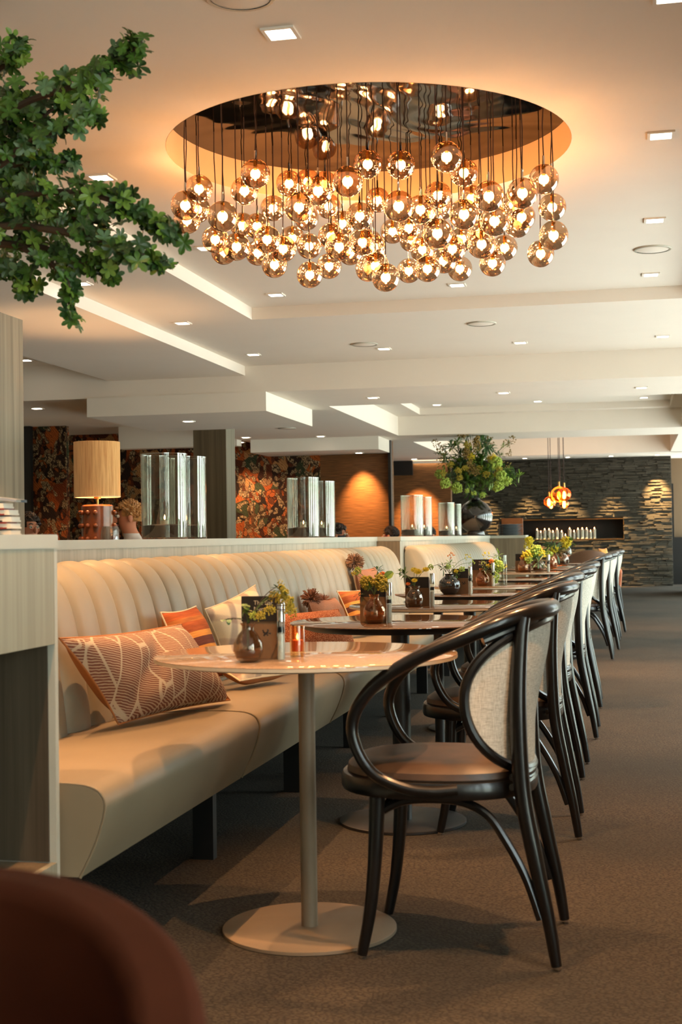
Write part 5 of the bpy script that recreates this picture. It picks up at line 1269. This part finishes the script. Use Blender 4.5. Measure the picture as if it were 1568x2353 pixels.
p = at(906, 1212, Y=16.5); person((p.x, p.y, -.0), -1.6, 'hair_dark', 'shirt_red', 'person in red by the edge of the grasscloth panel', 1.19)
seat_for(p.x, p.y, -1.6 + math.pi / 2, 'bentwood chair under the person in red')
p = at(990, 1212, Y=19.5); person((p.x, p.y, -.0), -.4, 'hair_dark', 'shirt_red', 'face showing between the glass cylinders before the copper wall', 1.20)
seat_for(p.x, p.y, -.4 + math.pi / 2, 'bentwood chair under the person between the cylinders')

# ================================================================ TREE on the left
tr = empty('indoor_tree', (-2.62, 3.35, 0), label='leafy green artificial tree reaching in from the left edge', cat='tree')
TB = Vector(tr.location)
rt = random.Random(21)
MB().lathe([(0, 0), (.20, 0), (.24, .40), (.22, .40), (.19, .36), (0, .36)], 32).build('pot', M['steel_dark'], tr)
tk = spline([(0, 0, .3), (.03, .02, .9), (-.02, -.03, 1.4), (.06, -.05, 1.9), (.12, -.05, 2.3)], 8)
MB().tube(tk, [.055 - .03 * i / (len(tk) - 1) for i in range(len(tk))], 12).build('trunk', M['stem'], tr)
def T(px, py, y=3.3): return at(px, py, Y=y) - TB
br = [  # (points, leaf count, spread px, y)
    ([(-260, 330), (-60, 300), (60, 235), (150, 205), (215, 180), (262, 150), (300, 120), (325, 95)], 92, 36, 3.25),
    ([(-240, 420), (-40, 380), (60, 300), (130, 245), (190, 225)], 70, 50, 3.40),
    ([(-240, 420), (-40, 400), (60, 330), (130, 300), (190, 285), (228, 262)], 60, 22, 3.2),
    ([(-220, 200), (-60, 200), (0, 160), (30, 120), (44, 105)], 44, 30, 3.3),
    ([(-240, 480), (-60, 420), (60, 370), (130, 372), (168, 372)], 52, 24, 3.35),
    ([(-240, 520), (-60, 480), (80, 445), (190, 445), (280, 470), (340, 510), (400, 545)], 110, 34, 3.2),
    ([(-240, 560), (-60, 500), (60, 480), (170, 500), (250, 520)], 90, 46, 3.4),
    ([(-200, 560), (0, 520), (130, 530), (230, 555), (300, 580), (345, 590), (372, 606)], 66, 26, 3.15),
    ([(-220, 600), (-20, 550), (100, 570), (180, 600), (240, 610), (262, 640)], 64, 26, 3.25),
    ([(-200, 600), (0, 560), (90, 590), (140, 625), (158, 660), (160, 700), (168, 738)], 48, 20, 3.2),
    ([(-200, 640), (-40, 590), (20, 620), (50, 650), (62, 672)], 44, 28, 3.3),
    ([(-260, 400), (-100, 330), (-20, 300), (30, 350), (50, 420)], 110, 62, 3.45),
    ([(-260, 500), (-100, 460), (0, 430), (60, 430)], 100, 55, 3.5),
    ([(-240, 260), (-60, 240), (20, 240), (70, 250)], 70, 42, 3.35),
]
leafm = []
for mi in range(4):
    m = MB(); leaf_blade(m, Vector((0, 0, 0)), Vector((1, 0, 0)), Vector((0, 0, 1)), 1.0, .58, .16); leafm.append(m.mesh('leaf', LF[mi], False))
leaves = []; tw = MB()
for pts, cnt, sprd, yy in br:
    P = spline([tuple(T(px, py, yy + (.12 if i < 2 else 0) + .03 * math.sin(i * 2 + yy * 9))) for i, (px, py) in enumerate(pts)], 6)
    MB().tube([tuple(Vector((.06, -.05, 1.9)) if i == 0 else p) for i, p in enumerate(P)], [.011 * (1 - .85 * i / (len(P) - 1)) + .0012 for i in range(len(P))], 6).build('branch', M['stem'], tr)
    pxm = yy / 3050
    for q in range(cnt):
        t = (q + rt.random()) / cnt; t = t ** .85; i = 4 + t * (len(P) - 5); i0 = int(i); b = P[i0].lerp(P[min(i0 + 1, len(P) - 1)], i - i0)
        taper = 1 - .55 * t
        off = Vector((rt.gauss(0, 1), rt.gauss(0, 1.2), rt.gauss(0, 1))) * sprd * pxm * .80 * taper
        c = b + off
        ax = Vector((rt.gauss(0, .5) + .5, rt.gauss(0, .6) - .5, rt.gauss(0, .5) + .35)).normalized(); s1 = ax.orthogonal().normalized(); s2 = ax.cross(s1)
        tw.tube([tuple(b), tuple(b.lerp(c, .6) + Vector((0, 0, .004))), tuple(c)], .0009, 4, cap=False)
        n = rt.choice((5, 6, 6)); L = rt.uniform(.021, .031); ph = rt.random() * 6
        mi = rt.choice((0, 0, 1, 1, 1, 2, 3))
        for k in range(n):
            a = ph + 2 * math.pi * k / n; d = (s1 * math.cos(a) + s2 * math.sin(a) + ax * .35).normalized()
            leaves.append((c, d, ax, L * rt.uniform(.85, 1.1), mi))
tw.build('twigs', M['stem'], tr)['kind'] = 'stuff'
# leaves nearest the camera are single parts, the rest of the crown is one mesh
leaves.sort(key=lambda q: (q[0] + TB - CAMLOC).length + rt.uniform(0, .5))
vis = [q for q in leaves if 0 < (W / 2 + F * (q[0] + TB - CAMLOC).dot(CR) / (q[0] + TB - CAMLOC).dot(fw))]
single = set(id(q) for q in vis[:290]); bulk = [MB() for _ in range(4)]
for q in leaves:
    c, d, ax, L, mi = q
    if id(q) in single:
        y_ = ax.cross(d).normalized(); z_ = d.cross(y_).normalized()
        o = bpy.data.objects.new('leaf', leafm[mi]); COL.objects.link(o); o.parent = tr
        o.matrix_local = Matrix(((d.x * L, y_.x * L, z_.x * L, c.x), (d.y * L, y_.y * L, z_.y * L, c.y), (d.z * L, y_.z * L, z_.z * L, c.z), (0, 0, 0, 1)))
    else: leaf_blade(bulk[mi], c, d, ax, L, L * .58, .16)
me_all = MB(); slots = []
for mi in range(4): n0 = len(me_all.f); me_all.add(bulk[mi].v, bulk[mi].f); slots += [mi] * (len(me_all.f) - n0)
fo = me_all.build('foliage', None, tr, smooth=False); fo['kind'] = 'stuff'
for mt in LF: fo.data.materials.append(mt)
fo.data.polygons.foreach_set('material_index', slots)
print('leaves', len(leaves), 'objects', len(bpy.data.objects))
for o in list(bpy.data.objects):      # drop empty group strings
    if 'group' in o and not o['group']: del o['group']
